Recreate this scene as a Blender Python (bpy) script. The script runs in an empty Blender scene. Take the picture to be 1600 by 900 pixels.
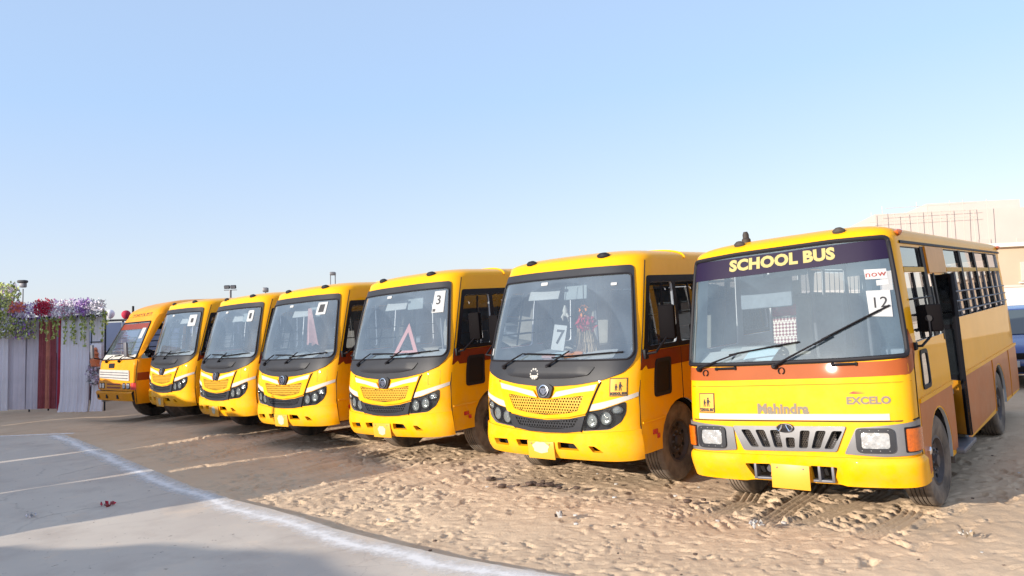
import bpy, bmesh, math, random
import numpy as np
from mathutils import Matrix, Vector, Euler
from mathutils.geometry import delaunay_2d_cdt
random.seed(7); np.random.seed(7)
scene = bpy.context.scene
COL = scene.collection
R = math.radians

# ------------------------------------------------------------------ camera
cam_d = bpy.data.cameras.new('camera'); cam = bpy.data.objects.new('camera', cam_d); COL.objects.link(cam)
_right = Vector((0.9972, 0.00145, -0.07471)); _fwd = Vector((0.00145, 0.99925, 0.03882)); _up = Vector((0.07471, -0.03882, 0.99645))
cam.matrix_world = Matrix(((_right.x, _up.x, -_fwd.x, 0), (_right.y, _up.y, -_fwd.y, 0), (_right.z, _up.z, -_fwd.z, 0), (0, 0, 0, 1)))
cam_d.sensor_width = 36; cam_d.lens = 36 * 1175.81 / 1600
cam_d.clip_start = .05; cam_d.clip_end = 3000
scene.camera = cam

# ------------------------------------------------------------------ light
SUN_EL, SUN_AZ = R(16.5), R(237)          # azimuth clockwise from +Y
world = bpy.data.worlds.new('World'); scene.world = world; world.use_nodes = True
wn = world.node_tree; bg = wn.nodes['Background']
sky = wn.nodes.new('ShaderNodeTexSky'); sky.sky_type = 'NISHITA'; sky.sun_disc = False
sky.sun_elevation = SUN_EL; sky.sun_rotation = SUN_AZ; sky.altitude = 50; sky.air_density = 1.1; sky.dust_density = .6; sky.ozone_density = 1.6
# the clear evening blue of the place: the physical sky, evened out by a height gradient all the way round
_g = wn.nodes.new('ShaderNodeNewGeometry'); _sx = wn.nodes.new('ShaderNodeSeparateXYZ'); wn.links.new(_g.outputs['Incoming'], _sx.inputs[0])
_m = wn.nodes.new('ShaderNodeMath'); _m.operation = 'MULTIPLY'; _m.inputs[1].default_value = -1; wn.links.new(_sx.outputs[2], _m.inputs[0])
_r = wn.nodes.new('ShaderNodeValToRGB'); wn.links.new(_m.outputs[0], _r.inputs[0])
for _p, _c in ((0.0, (1.74, 1.78, 2.12)), (.10, (1.68, 1.86, 2.36)), (.28, (1.30, 1.80, 2.66)), (.5, (1.35, 1.75, 2.5)), (1.0, (1.8, 1.95, 2.4))):
    _e = _r.color_ramp.elements.new(_p) if _p not in (0.0, 1.0) else _r.color_ramp.elements[0 if _p == 0 else -1]
    _e.color = (*_c, 1)
_x = wn.nodes.new('ShaderNodeMix'); _x.data_type = 'RGBA'; _x.inputs[0].default_value = .80
wn.links.new(sky.outputs[0], _x.inputs[6]); wn.links.new(_r.outputs[0], _x.inputs[7]); wn.links.new(_x.outputs[2], bg.inputs[0]); bg.inputs[1].default_value = .15
sun_d = bpy.data.lights.new('sun', 'SUN'); sun_d.energy = 2.95; sun_d.angle = R(.5); sun_d.color = (1, .90, .77)
sun = bpy.data.objects.new('sun', sun_d); COL.objects.link(sun)
sdir = Vector((math.sin(SUN_AZ) * math.cos(SUN_EL), math.cos(SUN_AZ) * math.cos(SUN_EL), math.sin(SUN_EL)))
sun.rotation_euler = sdir.to_track_quat('Z', 'Y').to_euler(); sun.location = (-20, -12, 12)
scene.view_settings.view_transform = 'Standard'; scene.view_settings.look = 'None'
scene.view_settings.gamma = 1; scene.view_settings.exposure = 1.25
scene.cycles.max_bounces = 8; scene.cycles.transparent_max_bounces = 24
scene.cycles.use_denoising = True

# ------------------------------------------------------------------ materials
def new_mat(name):
    m = bpy.data.materials.new(name); m.use_nodes = True
    return m, m.node_tree.nodes, m.node_tree.links, m.node_tree.nodes['Principled BSDF']
def mat(name, col, rough=.5, metal=0, coat=0, var=.0, vscale=6, col2=None, bump=0, bscale=60, spec=.5, rvar=0, coord='Object', coat_rough=.14, dust=0):
    m, N, L, b = new_mat(name)
    b.inputs['Base Color'].default_value = (*col, 1); b.inputs['Roughness'].default_value = rough
    b.inputs['Metallic'].default_value = metal; b.inputs['Coat Weight'].default_value = coat
    b.inputs['Coat Roughness'].default_value = coat_rough; b.inputs['Specular IOR Level'].default_value = spec
    tc = N.new('ShaderNodeTexCoord')
    if var or col2:
        n = N.new('ShaderNodeTexNoise'); n.inputs['Scale'].default_value = vscale; n.inputs['Detail'].default_value = 6; n.inputs['Roughness'].default_value = .6
        L.new(tc.outputs[coord], n.inputs['Vector'])
        r = N.new('ShaderNodeValToRGB'); r.color_ramp.elements[0].position = .32; r.color_ramp.elements[1].position = .7
        c2 = col2 if col2 else tuple(c * (1 - var) for c in col)
        r.color_ramp.elements[0].color = (*c2, 1); r.color_ramp.elements[1].color = (*col, 1)
        L.new(n.outputs['Fac'], r.inputs['Fac']); L.new(r.outputs['Color'], b.inputs['Base Color'])
        if rvar:
            mr = N.new('ShaderNodeMapRange'); mr.inputs['To Min'].default_value = min(1, rough + rvar); mr.inputs['To Max'].default_value = rough
            L.new(n.outputs['Fac'], mr.inputs['Value']); L.new(mr.outputs['Result'], b.inputs['Roughness'])
    if dust:   # road dust caught on the lower panels
        sp = N.new('ShaderNodeSeparateXYZ'); L.new(tc.outputs['Object'], sp.inputs[0])
        g = N.new('ShaderNodeMapRange'); g.inputs['From Min'].default_value = .25; g.inputs['From Max'].default_value = 1.5; g.inputs['To Min'].default_value = dust; g.inputs['To Max'].default_value = .03; L.new(sp.outputs[2], g.inputs['Value'])
        oi = N.new('ShaderNodeObjectInfo'); va = N.new('ShaderNodeVectorMath'); va.operation = 'MULTIPLY_ADD'; va.inputs[1].default_value = (19, 7, 13); L.new(oi.outputs['Random'], va.inputs[0]); L.new(tc.outputs['Object'], va.inputs[2])
        dn = N.new('ShaderNodeTexNoise'); dn.inputs['Scale'].default_value = 5; dn.inputs['Detail'].default_value = 9; dn.inputs['Roughness'].default_value = .72; L.new(va.outputs[0], dn.inputs['Vector'])
        dm = N.new('ShaderNodeMapRange'); dm.inputs['From Min'].default_value = .42; dm.inputs['From Max'].default_value = .75; L.new(dn.outputs['Fac'], dm.inputs['Value'])
        mu = N.new('ShaderNodeMath'); mu.operation = 'MULTIPLY'; L.new(g.outputs[0], mu.inputs[0]); L.new(dm.outputs[0], mu.inputs[1])
        mx = N.new('ShaderNodeMix'); mx.data_type = 'RGBA'; L.new(mu.outputs[0], mx.inputs[0]); L.new(b.inputs['Base Color'].links[0].from_socket, mx.inputs[6]); mx.inputs[7].default_value = (.42, .30, .18, 1)
        L.new(mx.outputs[2], b.inputs['Base Color'])
        iv = N.new('ShaderNodeMath'); iv.operation = 'MULTIPLY_ADD'; iv.inputs[1].default_value = -coat; iv.inputs[2].default_value = coat; L.new(mu.outputs[0], iv.inputs[0]); L.new(iv.outputs[0], b.inputs['Coat Weight'])
    if bump:
        n2 = N.new('ShaderNodeTexNoise'); n2.inputs['Scale'].default_value = bscale; n2.inputs['Detail'].default_value = 5 if bscale > 5 else 1.5
        L.new(tc.outputs[coord], n2.inputs['Vector'])
        bp = N.new('ShaderNodeBump'); bp.inputs['Strength'].default_value = bump; bp.inputs['Distance'].default_value = .01
        bp.inputs['Distance'].default_value = .03 if bscale < 5 else .01; L.new(n2.outputs['Fac'], bp.inputs['Height']); L.new(bp.outputs['Normal'], b.inputs['Normal'])
    return m
def glass(name, tint, dust, gloss_min=.04, dust_veil_col=(.62, .68, .74), arcs=()):
    """thin pane: see-through, fresnel mirror, and a bluish film of dust plus painted sky reflection"""
    m, N, L, b = new_mat(name); N.remove(b); out = N['Material Output']
    tr = N.new('ShaderNodeBsdfTransparent'); tr.inputs[0].default_value = (*tint, 1)
    gl = N.new('ShaderNodeBsdfGlossy'); gl.inputs['Roughness'].default_value = .02
    fr = N.new('ShaderNodeFresnel'); fr.inputs[0].default_value = 1.5
    ad = N.new('ShaderNodeMath'); ad.operation = 'ADD'; ad.inputs[1].default_value = gloss_min; L.new(fr.outputs[0], ad.inputs[0])
    mx = N.new('ShaderNodeMixShader'); L.new(ad.outputs[0], mx.inputs[0]); L.new(tr.outputs[0], mx.inputs[1]); L.new(gl.outputs[0], mx.inputs[2])
    df = N.new('ShaderNodeBsdfDiffuse'); df.inputs[0].default_value = (*dust_veil_col, 1)  # bluish tint paints the sky's reflected veil into the dust film
    tc = N.new('ShaderNodeTexCoord'); n = N.new('ShaderNodeTexNoise'); n.inputs['Scale'].default_value = 2.3; n.inputs['Detail'].default_value = 6
    L.new(tc.outputs['Object'], n.inputs['Vector'])
    mr = N.new('ShaderNodeMapRange'); mr.inputs['From Min'].default_value = .3; mr.inputs['From Max'].default_value = .7
    mr.inputs['To Min'].default_value = dust * .7; mr.inputs['To Max'].default_value = dust * 1.25; L.new(n.outputs['Fac'], mr.inputs['Value'])
    fac = mr.outputs[0]
    if arcs:   # the blades have wiped two fans clear of dust
        sp = N.new('ShaderNodeSeparateXYZ'); L.new(tc.outputs['Object'], sp.inputs[0]); cb = N.new('ShaderNodeCombineXYZ'); L.new(sp.outputs[0], cb.inputs[0]); L.new(sp.outputs[2], cb.inputs[1])
        for (ax, az, r0, r1) in arcs:
            dd = N.new('ShaderNodeVectorMath'); dd.operation = 'DISTANCE'; dd.inputs[1].default_value = (ax, az, 0); L.new(cb.outputs[0], dd.inputs[0])
            ra = N.new('ShaderNodeValToRGB'); e = ra.color_ramp.elements; e[0].position = 0; e[0].color = (1, 1, 1, 1); e[1].position = 1; e[1].color = (1, 1, 1, 1)
            for p_, c_ in ((r0, 1), (r0 + .02, .74), (r1 - .012, .74), (r1, 1.0)): q_ = e.new(p_); q_.color = (c_, c_, c_, 1)
            L.new(dd.outputs['Value'], ra.inputs[0]); mm = N.new('ShaderNodeMath'); mm.operation = 'MULTIPLY'; L.new(fac, mm.inputs[0]); L.new(ra.outputs[0], mm.inputs[1]); fac = mm.outputs[0]
    m2 = N.new('ShaderNodeMixShader'); L.new(fac, m2.inputs[0]); L.new(mx.outputs[0], m2.inputs[1]); L.new(df.outputs[0], m2.inputs[2])
    L.new(m2.outputs[0], out.inputs[0]); return m
M = dict(
    yellow=mat('yellow_paint', (.93, .43, .0005), .5, coat=.35, coat_rough=.03, spec=.1, var=.09, vscale=1.6, rvar=.12, bump=.10, bscale=2.2, dust=.3),
    orange=mat('orange_paint', (.62, .24, .012), .5, dust=.3, bump=.10, bscale=2.2, spec=.1, coat=.35, coat_rough=.05, var=.18, vscale=3, rvar=.15),
    redband=mat('red_brown_paint', (.35, .085, .022), .5, spec=.1, coat=.12, coat_rough=.03, var=.12, vscale=3),
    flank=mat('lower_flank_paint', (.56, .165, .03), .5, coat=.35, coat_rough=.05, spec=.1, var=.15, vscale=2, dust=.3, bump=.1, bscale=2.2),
    redside=mat('dark_red_paint', (.22, .035, .010), .5, spec=.12, coat=.3, var=.12, vscale=3),
    white=mat('white_vinyl', (.50, .48, .44), .6, spec=.15, var=.06, vscale=9),
    black_pl=mat('black_plastic', (.028, .030, .037), .5, spec=.3, var=.25, vscale=3, bump=.05, bscale=300),
    black=mat('black_trim', (.010, .009, .012), .55, spec=.2),
    gasket=mat('rubber_gasket', (.014, .013, .017), .6, spec=.25),
    dark=mat('dark_cavity', (.01, .009, .01), .9),
    inner=mat('inner_lining', (.50, .52, .55), .8, var=.15, vscale=3),
    dash=mat('grey_dashboard', (.26, .30, .32), .7, var=.12, vscale=4),
    seat=mat('seat_cloth', (.24, .27, .32), .9, var=.25, vscale=12),
    seat_pale=mat('pale_seat_cover', (.32, .30, .27), .9, var=.2, vscale=10),
    rubber=mat('tyre_rubber', (.055, .047, .042), .85, col2=(.24, .19, .145), vscale=5, bump=.3, bscale=40),
    rim=mat('dusty_steel_rim', (.10, .085, .085), .55, metal=.3, var=.35, vscale=9),
    chassis=mat('chassis', (.02, .018, .018), .7, col2=(.06, .045, .035), vscale=6),
    chrome=mat('chrome', (.75, .75, .78), .15, metal=1),
    silver=mat('silver_plastic', (.21, .21, .22), .35, metal=.35, var=.12, vscale=8),
    steel=mat('grey_metal', (.16, .16, .18), .5, metal=.3, var=.2, vscale=8),
    lens=mat('clear_lens', (.5, .51, .52), .12, metal=.25, coat=1, var=.35, vscale=26, bump=.5, bscale=40),
    amber=mat('amber_lens', (.62, .125, .004), .2, coat=1, var=.35, vscale=40, bump=.4, bscale=60),
    redlens=mat('red_lens', (.55, .03, .02), .25, coat=1),
    glass=glass('windscreen_glass', (.84, .91, .95), .15, .17, (.46, .58, .70), ((-.62, 1.30, .18, .80), (.02, 1.30, .18, .92))),
    glass_big=glass('tall_windscreen_glass', (.84, .92, .95), .14, .16, (.42, .58, .68), ((-.88, 1.43, .2, .98), (-.09, 1.43, .25, .99))),
    sideglass=glass('side_glass', (.58, .60, .66), .015, .05),
    clear=glass('clear_glass', (.88, .90, .90), .012, .03),
    reflglass=glass('reflective_glass', (.80, .80, .80), .02, .24),
    paper=mat('white_paper', (.44, .45, .46), .9, spec=.1), ink=mat('ink', (.03, .03, .035), .8),
    navy=mat('dark_purple_film', (.016, .010, .034), .5, spec=.12), cream=mat('cream_vinyl', (.42, .36, .15), .6, spec=.1),
    badge=mat('grey_badge', (.22, .19, .15), .6, metal=0, spec=.1), red_ink=mat('red_ink', (.30, .03, .02), .6),
    plate=mat('yellow_number_plate', (.75, .36, .03), .4), platew=mat('whitish_smear', (.50, .48, .36), .8, var=.1, vscale=30),
    mirror_back=mat('mirror_back', (.006, .005, .006), .7, spec=.06),
    mirror=mat('mirror_glass', (.7, .72, .75), .03, metal=1),
    lattice=mat('ochre_lattice', (.62, .34, .012), .5, var=.2, vscale=20),
)

# ------------------------------------------------------------------ object helpers
def link(name, me, parent=None):
    o = bpy.data.objects.new(name, me); COL.objects.link(o)
    if parent: o.parent = parent
    return o
def tag(o, label=None, cat=None, group=None, kind=None):
    if label: o['label'] = label
    if cat: o['category'] = cat
    if group: o['group'] = group
    if kind: o['kind'] = kind
    return o
def empty(name, loc=(0, 0, 0), rot=(0, 0, 0), label=None, cat=None, group=None):
    o = bpy.data.objects.new(name, None); COL.objects.link(o); o.location = loc; o.rotation_euler = rot; o.empty_display_size = .2
    return tag(o, label, cat, group)
def copy_tree(o, parent=None):
    c = o.copy(); COL.objects.link(c); c.parent = parent
    for ch in list(o.children): copy_tree(ch, c)
    return c
class MB:
    def __init__(s): s.v, s.f, s.mi, s.mats = [], [], [], []
    def m(s, m):
        if m not in s.mats: s.mats.append(m)
        return s.mats.index(m)
    def add(s, vs, fs, m):
        k = len(s.v); i = s.m(m); s.v += [tuple(v) for v in vs]; s.f += [tuple(a + k for a in f) for f in fs]; s.mi += [i] * len(fs)
    def box(s, c, d, m, rot=None, bev=0):
        x, y, z = d[0] / 2, d[1] / 2, d[2] / 2
        if bev:
            b = bmesh.new(); bmesh.ops.create_cube(b, size=1); bmesh.ops.scale(b, vec=d, verts=b.verts)
            bmesh.ops.bevel(b, geom=list(b.edges), offset=bev, segments=2, affect='EDGES', profile=.5)
            b.verts.index_update(); vs = [v.co.copy() for v in b.verts]; fs = [[v.index for v in f.verts] for f in b.faces]; b.free()
        else:
            vs = [Vector((sx * x, sy * y, sz * z)) for sx in (-1, 1) for sy in (-1, 1) for sz in (-1, 1)]
            fs = [(0, 1, 3, 2), (4, 6, 7, 5), (0, 4, 5, 1), (2, 3, 7, 6), (0, 2, 6, 4), (1, 5, 7, 3)]
        if rot is not None: vs = [rot @ v for v in vs]
        s.add([v + Vector(c) for v in vs], fs, m)
    def tube(s, path, r, m, n=8, closed=False):
        P = [Vector(p) for p in path]; rings = []; k = len(P)
        for i, p in enumerate(P):
            a = P[(i - 1) % k] if (closed or i > 0) else p; b = P[(i + 1) % k] if (closed or i < k - 1) else p
            t = (b - a).normalized(); u = t.cross(Vector((0, 0, 1)))
            if u.length < 1e-3: u = t.cross(Vector((1, 0, 0)))
            u.normalize(); w = t.cross(u); rr = r[i] if isinstance(r, (list, tuple)) else r
            rings.append([p + (u * math.cos(2 * math.pi * j / n) + w * math.sin(2 * math.pi * j / n)) * rr for j in range(n)])
        vs = [v for q in rings for v in q]; fs = []
        for i in range(k if closed else k - 1):
            i2 = (i + 1) % k
            for j in range(n): fs.append((i * n + j, i * n + (j + 1) % n, i2 * n + (j + 1) % n, i2 * n + j))
        if not closed: fs += [tuple(range(n))[::-1], tuple(range((k - 1) * n, k * n))]
        s.add(vs, fs, m)
    def lathe(s, prof, m, T=None, n=28, mats=None):
        """profile [(r, a)] turned round the local X axis (a along X)"""
        T = T or Matrix.Identity(4); k = len(prof); vs = []
        for r, a in prof:
            for j in range(n):
                t = 2 * math.pi * j / n; vs.append(T @ Vector((a, r * math.cos(t), r * math.sin(t))))
        for i in range(k - 1):
            fs = [(i * n + j, i * n + (j + 1) % n, (i + 1) * n + (j + 1) % n, (i + 1) * n + j) for j in range(n)]
            b = len(s.v) if i == 0 else b0
            if i == 0:
                b0 = len(s.v); s.v += [tuple(v) for v in vs]
            mm = s.m(mats[i] if mats else m); s.f += [tuple(q + b0 for q in f) for f in fs]; s.mi += [mm] * len(fs)
    def build(s, name, parent=None, smooth=.6, me_only=False):
        me = bpy.data.meshes.new(name); me.from_pydata(s.v, [], s.f)
        for m in s.mats: me.materials.append(m)
        me.polygons.foreach_set('material_index', s.mi)
        bm = bmesh.new(); bm.from_mesh(me); bmesh.ops.recalc_face_normals(bm, faces=bm.faces); bm.to_mesh(me); bm.free()
        if smooth:
            me.polygons.foreach_set('use_smooth', [True] * len(me.polygons)); me.set_sharp_from_angle(angle=smooth)
        me.update()
        return me if me_only else link(name, me, parent)

# ------------------------------------------------------------------ bus skin: a parametrised surface and panels cut from it
def lerp_tab(tab,v):
    if v<=tab[0][0]: return tab[0][1]
    for (a,b),(c,d) in zip(tab,tab[1:]):
        if v<=c:
            t=(v-a)/(c-a); return b+(d-b)*t
    return tab[-1][1]
def smooth_tab(tab):
    # densify with monotone-ish cubic (catmull-rom)
    out=[];n=len(tab)
    for i in range(n-1):
        x0,y0=tab[i];x1,y1=tab[i+1]
        def sl(k):
            if k==0: return (tab[1][1]-tab[0][1])/(tab[1][0]-tab[0][0])
            if k==n-1: return (tab[-1][1]-tab[-2][1])/(tab[-1][0]-tab[-2][0])
            return (tab[k+1][1]-tab[k-1][1])/(tab[k+1][0]-tab[k-1][0])
        m0,m1=sl(i),sl(i+1);h=x1-x0
        for j in range(8):
            t=j/8
            out.append((x0+h*t,(2*t**3-3*t*t+1)*y0+(t**3-2*t*t+t)*h*m0+(-2*t**3+3*t*t)*y1+(t**3-t*t)*h*m1))
    out.append(tab[-1]);return out
class Surf:
    """bus skin: u = arc length round the footprint from the front centre, v = height (continues over the roof)"""
    def __init__(s,W0,D,n,L,rr,Ftab,Wtab,zg,h,m,Lr,blend,rear_lr=.25):
        s.W0,s.D,s.L,s.zg,s.h,s.m,s.Lr,s.blend,s.rlr=W0,D,L,zg,h,m,Lr,blend,rear_lr
        s.F=smooth_tab(Ftab);s.W=smooth_tab(Wtab)
        pts=[];N=90
        for i in range(N+1):
            a=(math.pi/2)*(i/N)
            x=W0*math.sin(a)**(2/n);y=D*(1-math.cos(a)**(2/n))
            pts.append((x,y))
        # resample start: superellipse is coarse near 0, add
        ex=[(pts[1][0]*k/20, D*(1-(1-(pts[1][0]*k/20/W0)**n)**(1/n))) for k in range(20)]
        pts=ex+pts[1:]
        pts.append((W0,L-rr))
        for i in range(1,13):
            a=math.pi/2*i/12; pts.append((W0-rr+rr*math.cos(a),L-rr+rr*math.sin(a)))
        pts.append((0,L))
        s.fp=[(0,0,0)];u=0
        for (x0,y0),(x1,y1) in zip(pts,pts[1:]):
            d=math.hypot(x1-x0,y1-y0)
            if d<1e-9: continue
            u+=d; s.fp.append((u,x1,y1))
        s.U=u
        s.us=[q[0] for q in s.fp]
        s.T=1.0 # roof param length
    def foot(s,u):
        sg=1 if u>=0 else -1;a=min(abs(u),s.U)
        i=max(1,min(len(s.us)-1,bisect.bisect_left(s.us,a)))
        u0,x0,y0=s.fp[i-1];u1,x1,y1=s.fp[i];t=(a-u0)/(u1-u0)
        return sg*(x0+(x1-x0)*t),y0+(y1-y0)*t
    def u_of_y(s,y):  # u on the right flank at footprint depth y
        for (u0,x0,y0),(u1,x1,y1) in zip(s.fp,s.fp[1:]):
            if y0<=y<=y1 and x1>.5*s.W0: return u0+(u1-u0)*(y-y0)/max(1e-9,y1-y0)
    def u_of_x(s,x):
        for (u0,x0,y0),(u1,x1,y1) in zip(s.fp,s.fp[1:]):
            if x0<=x<=x1: return u0+(u1-u0)*(x-x0)/max(1e-9,x1-x0)
        return s.U
    def P(s,u,v):
        X,Y=s.foot(u)
        if v<=s.zg: z=v;sc=1;dF=0;c=1
        else:
            t=min(1,(v-s.zg)/s.T)*math.pi/2
            c=max(0,math.cos(t))**(2/s.m);z=s.zg+s.h*math.sin(t)**(2/s.m);sc=c;dF=s.Lr*(1-c)
        vv=min(v,s.zg)
        W=lerp_tab(s.W,vv);F=lerp_tab(s.F,vv)+dF
        b0,b1=s.blend
        if v>s.zg: b1=max(b1,s.Lr*2.2)
        k=1 if Y<b0 else max(0,1-(Y-b0)/(b1-b0)); k=k*k*(3-2*k)
        kr=max(0,min(1,(Y-(s.L-.8))/.8)) if v>s.zg else 0
        return (X*W/s.W0*sc, Y+F*k-(1-c)*s.rlr*kr, z)
    def N(s,u,v):
        e=.004
        a=s.P(u-e,v);b=s.P(u+e,v);c=s.P(u,v-e);d=s.P(u,v+e)
        U=[b[i]-a[i] for i in range(3)];V=[d[i]-c[i] for i in range(3)]
        n=[U[1]*V[2]-U[2]*V[1],U[2]*V[0]-U[0]*V[2],U[0]*V[1]-U[1]*V[0]]
        l=math.sqrt(sum(q*q for q in n)) or 1
        return [q/l for q in n]
    def O(s,u,v,off):
        p=s.P(u,v);n=s.N(u,v);return tuple(p[i]+n[i]*off for i in range(3))
def tata(): return Surf(1.04,.43,3.5,6.3,.12,
  [(.30,.07),(.42,.02),(.6,0),(.85,0),(1.07,.02),(1.25,.06),(1.38,.11),(1.7,.21),(2.0,.31),(2.24,.395),(2.4,.46),(2.47,.50)],
  [(.30,1.03),(.5,1.042),(.9,1.045),(1.35,1.04),(1.8,1.015),(2.24,.975),(2.4,.955),(2.47,.94)],2.40,.145,2.4,1.0,(.25,1.5))
def maxi(): return Surf(1.045,.29,4.8,7.2,.12,
  [(.30,.12),(.38,.10),(.5,.05),(.62,.03),(.8,.03),(1.1,.06),(1.48,.13),(2.0,.25),(2.52,.37),(2.62,.41)],
  [(.30,1.03),(.5,1.04),(.9,1.045),(1.4,1.04),(2.0,1.01),(2.52,.975),(2.6,.965)],2.55,.155,2.6,.7,(.2,1.0))
def oldbus(): return Surf(1.02,.18,6.5,6.4,.12,
  [(.35,.05),(.45,.02),(.7,.0),(1.0,.02),(1.28,.06),(1.36,.10),(1.45,.16),(2.08,.52),(2.2,.60),(2.3,.70)],
  [(.35,1.0),(.6,1.02),(1.3,1.02),(2.1,.93),(2.3,.90)],2.26,.32,2.2,1.2,(.25,1.5))
import bisect
def pip(poly, X, Y):
    poly = np.asarray(poly, float); ins = np.zeros(X.shape, bool); n = len(poly); j = n - 1
    for i in range(n):
        xi, yi = poly[i]; xj, yj = poly[j]
        c = ((yi > Y) != (yj > Y))
        with np.errstate(divide='ignore', invalid='ignore'):
            t = (xj - xi) * (Y - yi) / (yj - yi + 1e-30) + xi
        ins ^= c & (X < t); j = i
    return ins
def densify(poly, step):
    out = []
    for (a, b), (c, d) in zip(poly, poly[1:] + poly[:1]):
        n = max(1, int(math.ceil(math.hypot(c - a, d - b) / step)))
        out += [(a + (c - a) * k / n, b + (d - b) * k / n) for k in range(n)]
    return out
def rnd(poly, r):
    """round the corners of a polygon"""
    out = []; n = len(poly)
    for i in range(n):
        p0, p1, p2 = (Vector(poly[i - 1]), Vector(poly[i]), Vector(poly[(i + 1) % n]))
        a, b = p0 - p1, p2 - p1; rr = min(r, a.length * .45, b.length * .45)
        A = p1 + a.normalized() * rr; B = p1 + b.normalized() * rr
        for t in (0, .25, .5, .75, 1): q = A * (1 - t) ** 2 + p1 * 2 * t * (1 - t) + B * t * t; out.append((q.x, q.y))
    return out
def rect(u0, v0, u1, v1, r=0):
    p = [(u0, v0), (u1, v0), (u1, v1), (u0, v1)]
    return rnd(p, r) if r else p
def circ(u, v, a, b=None, n=24):
    b = b or a; return [(u + a * math.cos(2 * math.pi * k / n), v + b * math.sin(2 * math.pi * k / n)) for k in range(n)]
def mir(poly): return [(-a, b) for a, b in poly][::-1]
def tri2d(outline, holes, du, dv, flat_u=None):
    loops = [densify(list(outline), du)] + [densify(list(h), du) for h in holes]
    pts = []; edges = []
    for lp in loops:
        k = len(pts); pts += lp; edges += [(k + i, k + (i + 1) % len(lp)) for i in range(len(lp))]
    A = np.array(outline); u0, v0 = A.min(0); u1, v1 = A.max(0)
    us = []; u = u0 + du * .5
    while u < u1:
        us.append(u); u += du * (4 if flat_u and abs(u) > flat_u else 1)
    vs = np.arange(v0 + dv * .5, v1, dv)
    if len(us) and len(vs):
        X, Y = np.meshgrid(us, vs); X = X.ravel(); Y = Y.ravel(); ok = pip(outline, X, Y)
        for h in holes: ok &= ~pip(h, X, Y)
        B = np.array(pts)
        for x, y in zip(X[ok], Y[ok]):
            if ((B[:, 0] - x) ** 2 + (B[:, 1] - y) ** 2).min() > (min(du, dv) * .35) ** 2: pts.append((x, y))
    r = delaunay_2d_cdt([Vector(p) for p in pts], edges, [], 0, 1e-6)
    V = [(v.x, v.y) for v in r[0]]; F = [tuple(f) for f in r[2]]
    C = np.array([[(V[f[0]][0] + V[f[1]][0] + V[f[2]][0]) / 3, (V[f[0]][1] + V[f[1]][1] + V[f[2]][1]) / 3] for f in F])
    ok = pip(outline, C[:, 0], C[:, 1])
    for h in holes: ok &= ~pip(h, C[:, 0], C[:, 1])
    F = [f for f, o in zip(F, ok) if o]
    out = []
    for f in F:
        a, b, c = (V[i] for i in f)
        out.append(f if (b[0] - a[0]) * (c[1] - a[1]) - (b[1] - a[1]) * (c[0] - a[0]) > 0 else f[::-1])
    return V, out
def panel(name, S, outline, m, parent, holes=(), off=.003, th=.004, du=.08, dv=None, m_in=None, flat_u=None, bulge=None, mesh_only=False, crown=0):
    V, F = tri2d(outline, holes, du, dv or du, flat_u)
    used = sorted({i for f in F for i in f}); ix = {i: k for k, i in enumerate(used)}
    V = [V[i] for i in used]; F = [tuple(ix[i] for i in f) for f in F]
    n = len(V); P = [S.P(*v) for v in V]; Nn = [S.N(*v) for v in V]
    o = [off + (bulge(*v) if bulge else 0) for v in V]
    top = [tuple(p[i] + q[i] * a for i in range(3)) for p, q, a in zip(P, Nn, o)]
    mats = [m, m_in or m]; faces = list(F); mi = [0] * len(F)
    verts = list(top)
    if th > 0:
        verts += [tuple(p[i] + q[i] * (a - th) for i in range(3)) for p, q, a in zip(P, Nn, o)]
        faces += [tuple(i + n for i in f[::-1]) for f in F]; mi += [1] * len(F)
        cnt = {}
        for f in F:
            for a, b in zip(f, f[1:] + f[:1]): cnt[(a, b)] = 1
        for (a, b) in list(cnt):
            if (b, a) not in cnt: faces.append((b, a, a + n, b + n)); mi.append(1 if m_in else 0)
    me = bpy.data.meshes.new(name); me.from_pydata(verts, [], faces)
    for q in mats: me.materials.append(q)
    me.polygons.foreach_set('material_index', mi)
    me.polygons.foreach_set('use_smooth', [True] * len(faces)); me.set_sharp_from_angle(angle=.7); me.update()
    return me if mesh_only else link(name, me, parent)
def lattice(name, S, poly, cell, wire, m, parent, off=.012, th=.014):
    """honeycomb mesh of small hexagonal rings filling poly"""
    A = np.array(poly); u0, v0 = A.min(0); u1, v1 = A.max(0); mb = MB()
    h = cell * math.sqrt(3) / 2; row = 0; v = v0
    while v < v1:
        u = u0 + (cell / 2 if row % 2 else 0)
        while u < u1:
            if pip(poly, np.array([u]), np.array([v]))[0]:
                ro, ri = cell / math.sqrt(3), cell / math.sqrt(3) - wire
                ring = lambda r, o: [S.O(u + r * math.sin(math.pi / 3 * k), v + r * math.cos(math.pi / 3 * k), o) for k in range(6)]
                vs = ring(ro, off) + ring(ri, off) + ring(ri, off - th)
                fs = [(k, (k + 1) % 6, 6 + (k + 1) % 6, 6 + k) for k in range(6)] + [(6 + k, 6 + (k + 1) % 6, 12 + (k + 1) % 6, 12 + k) for k in range(6)]
                mb.add(vs, fs, m)
            u += cell
        v += h; row += 1
    o = mb.build(name, parent, smooth=0); o['kind'] = 'stuff'; return o
FONT = {}
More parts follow.
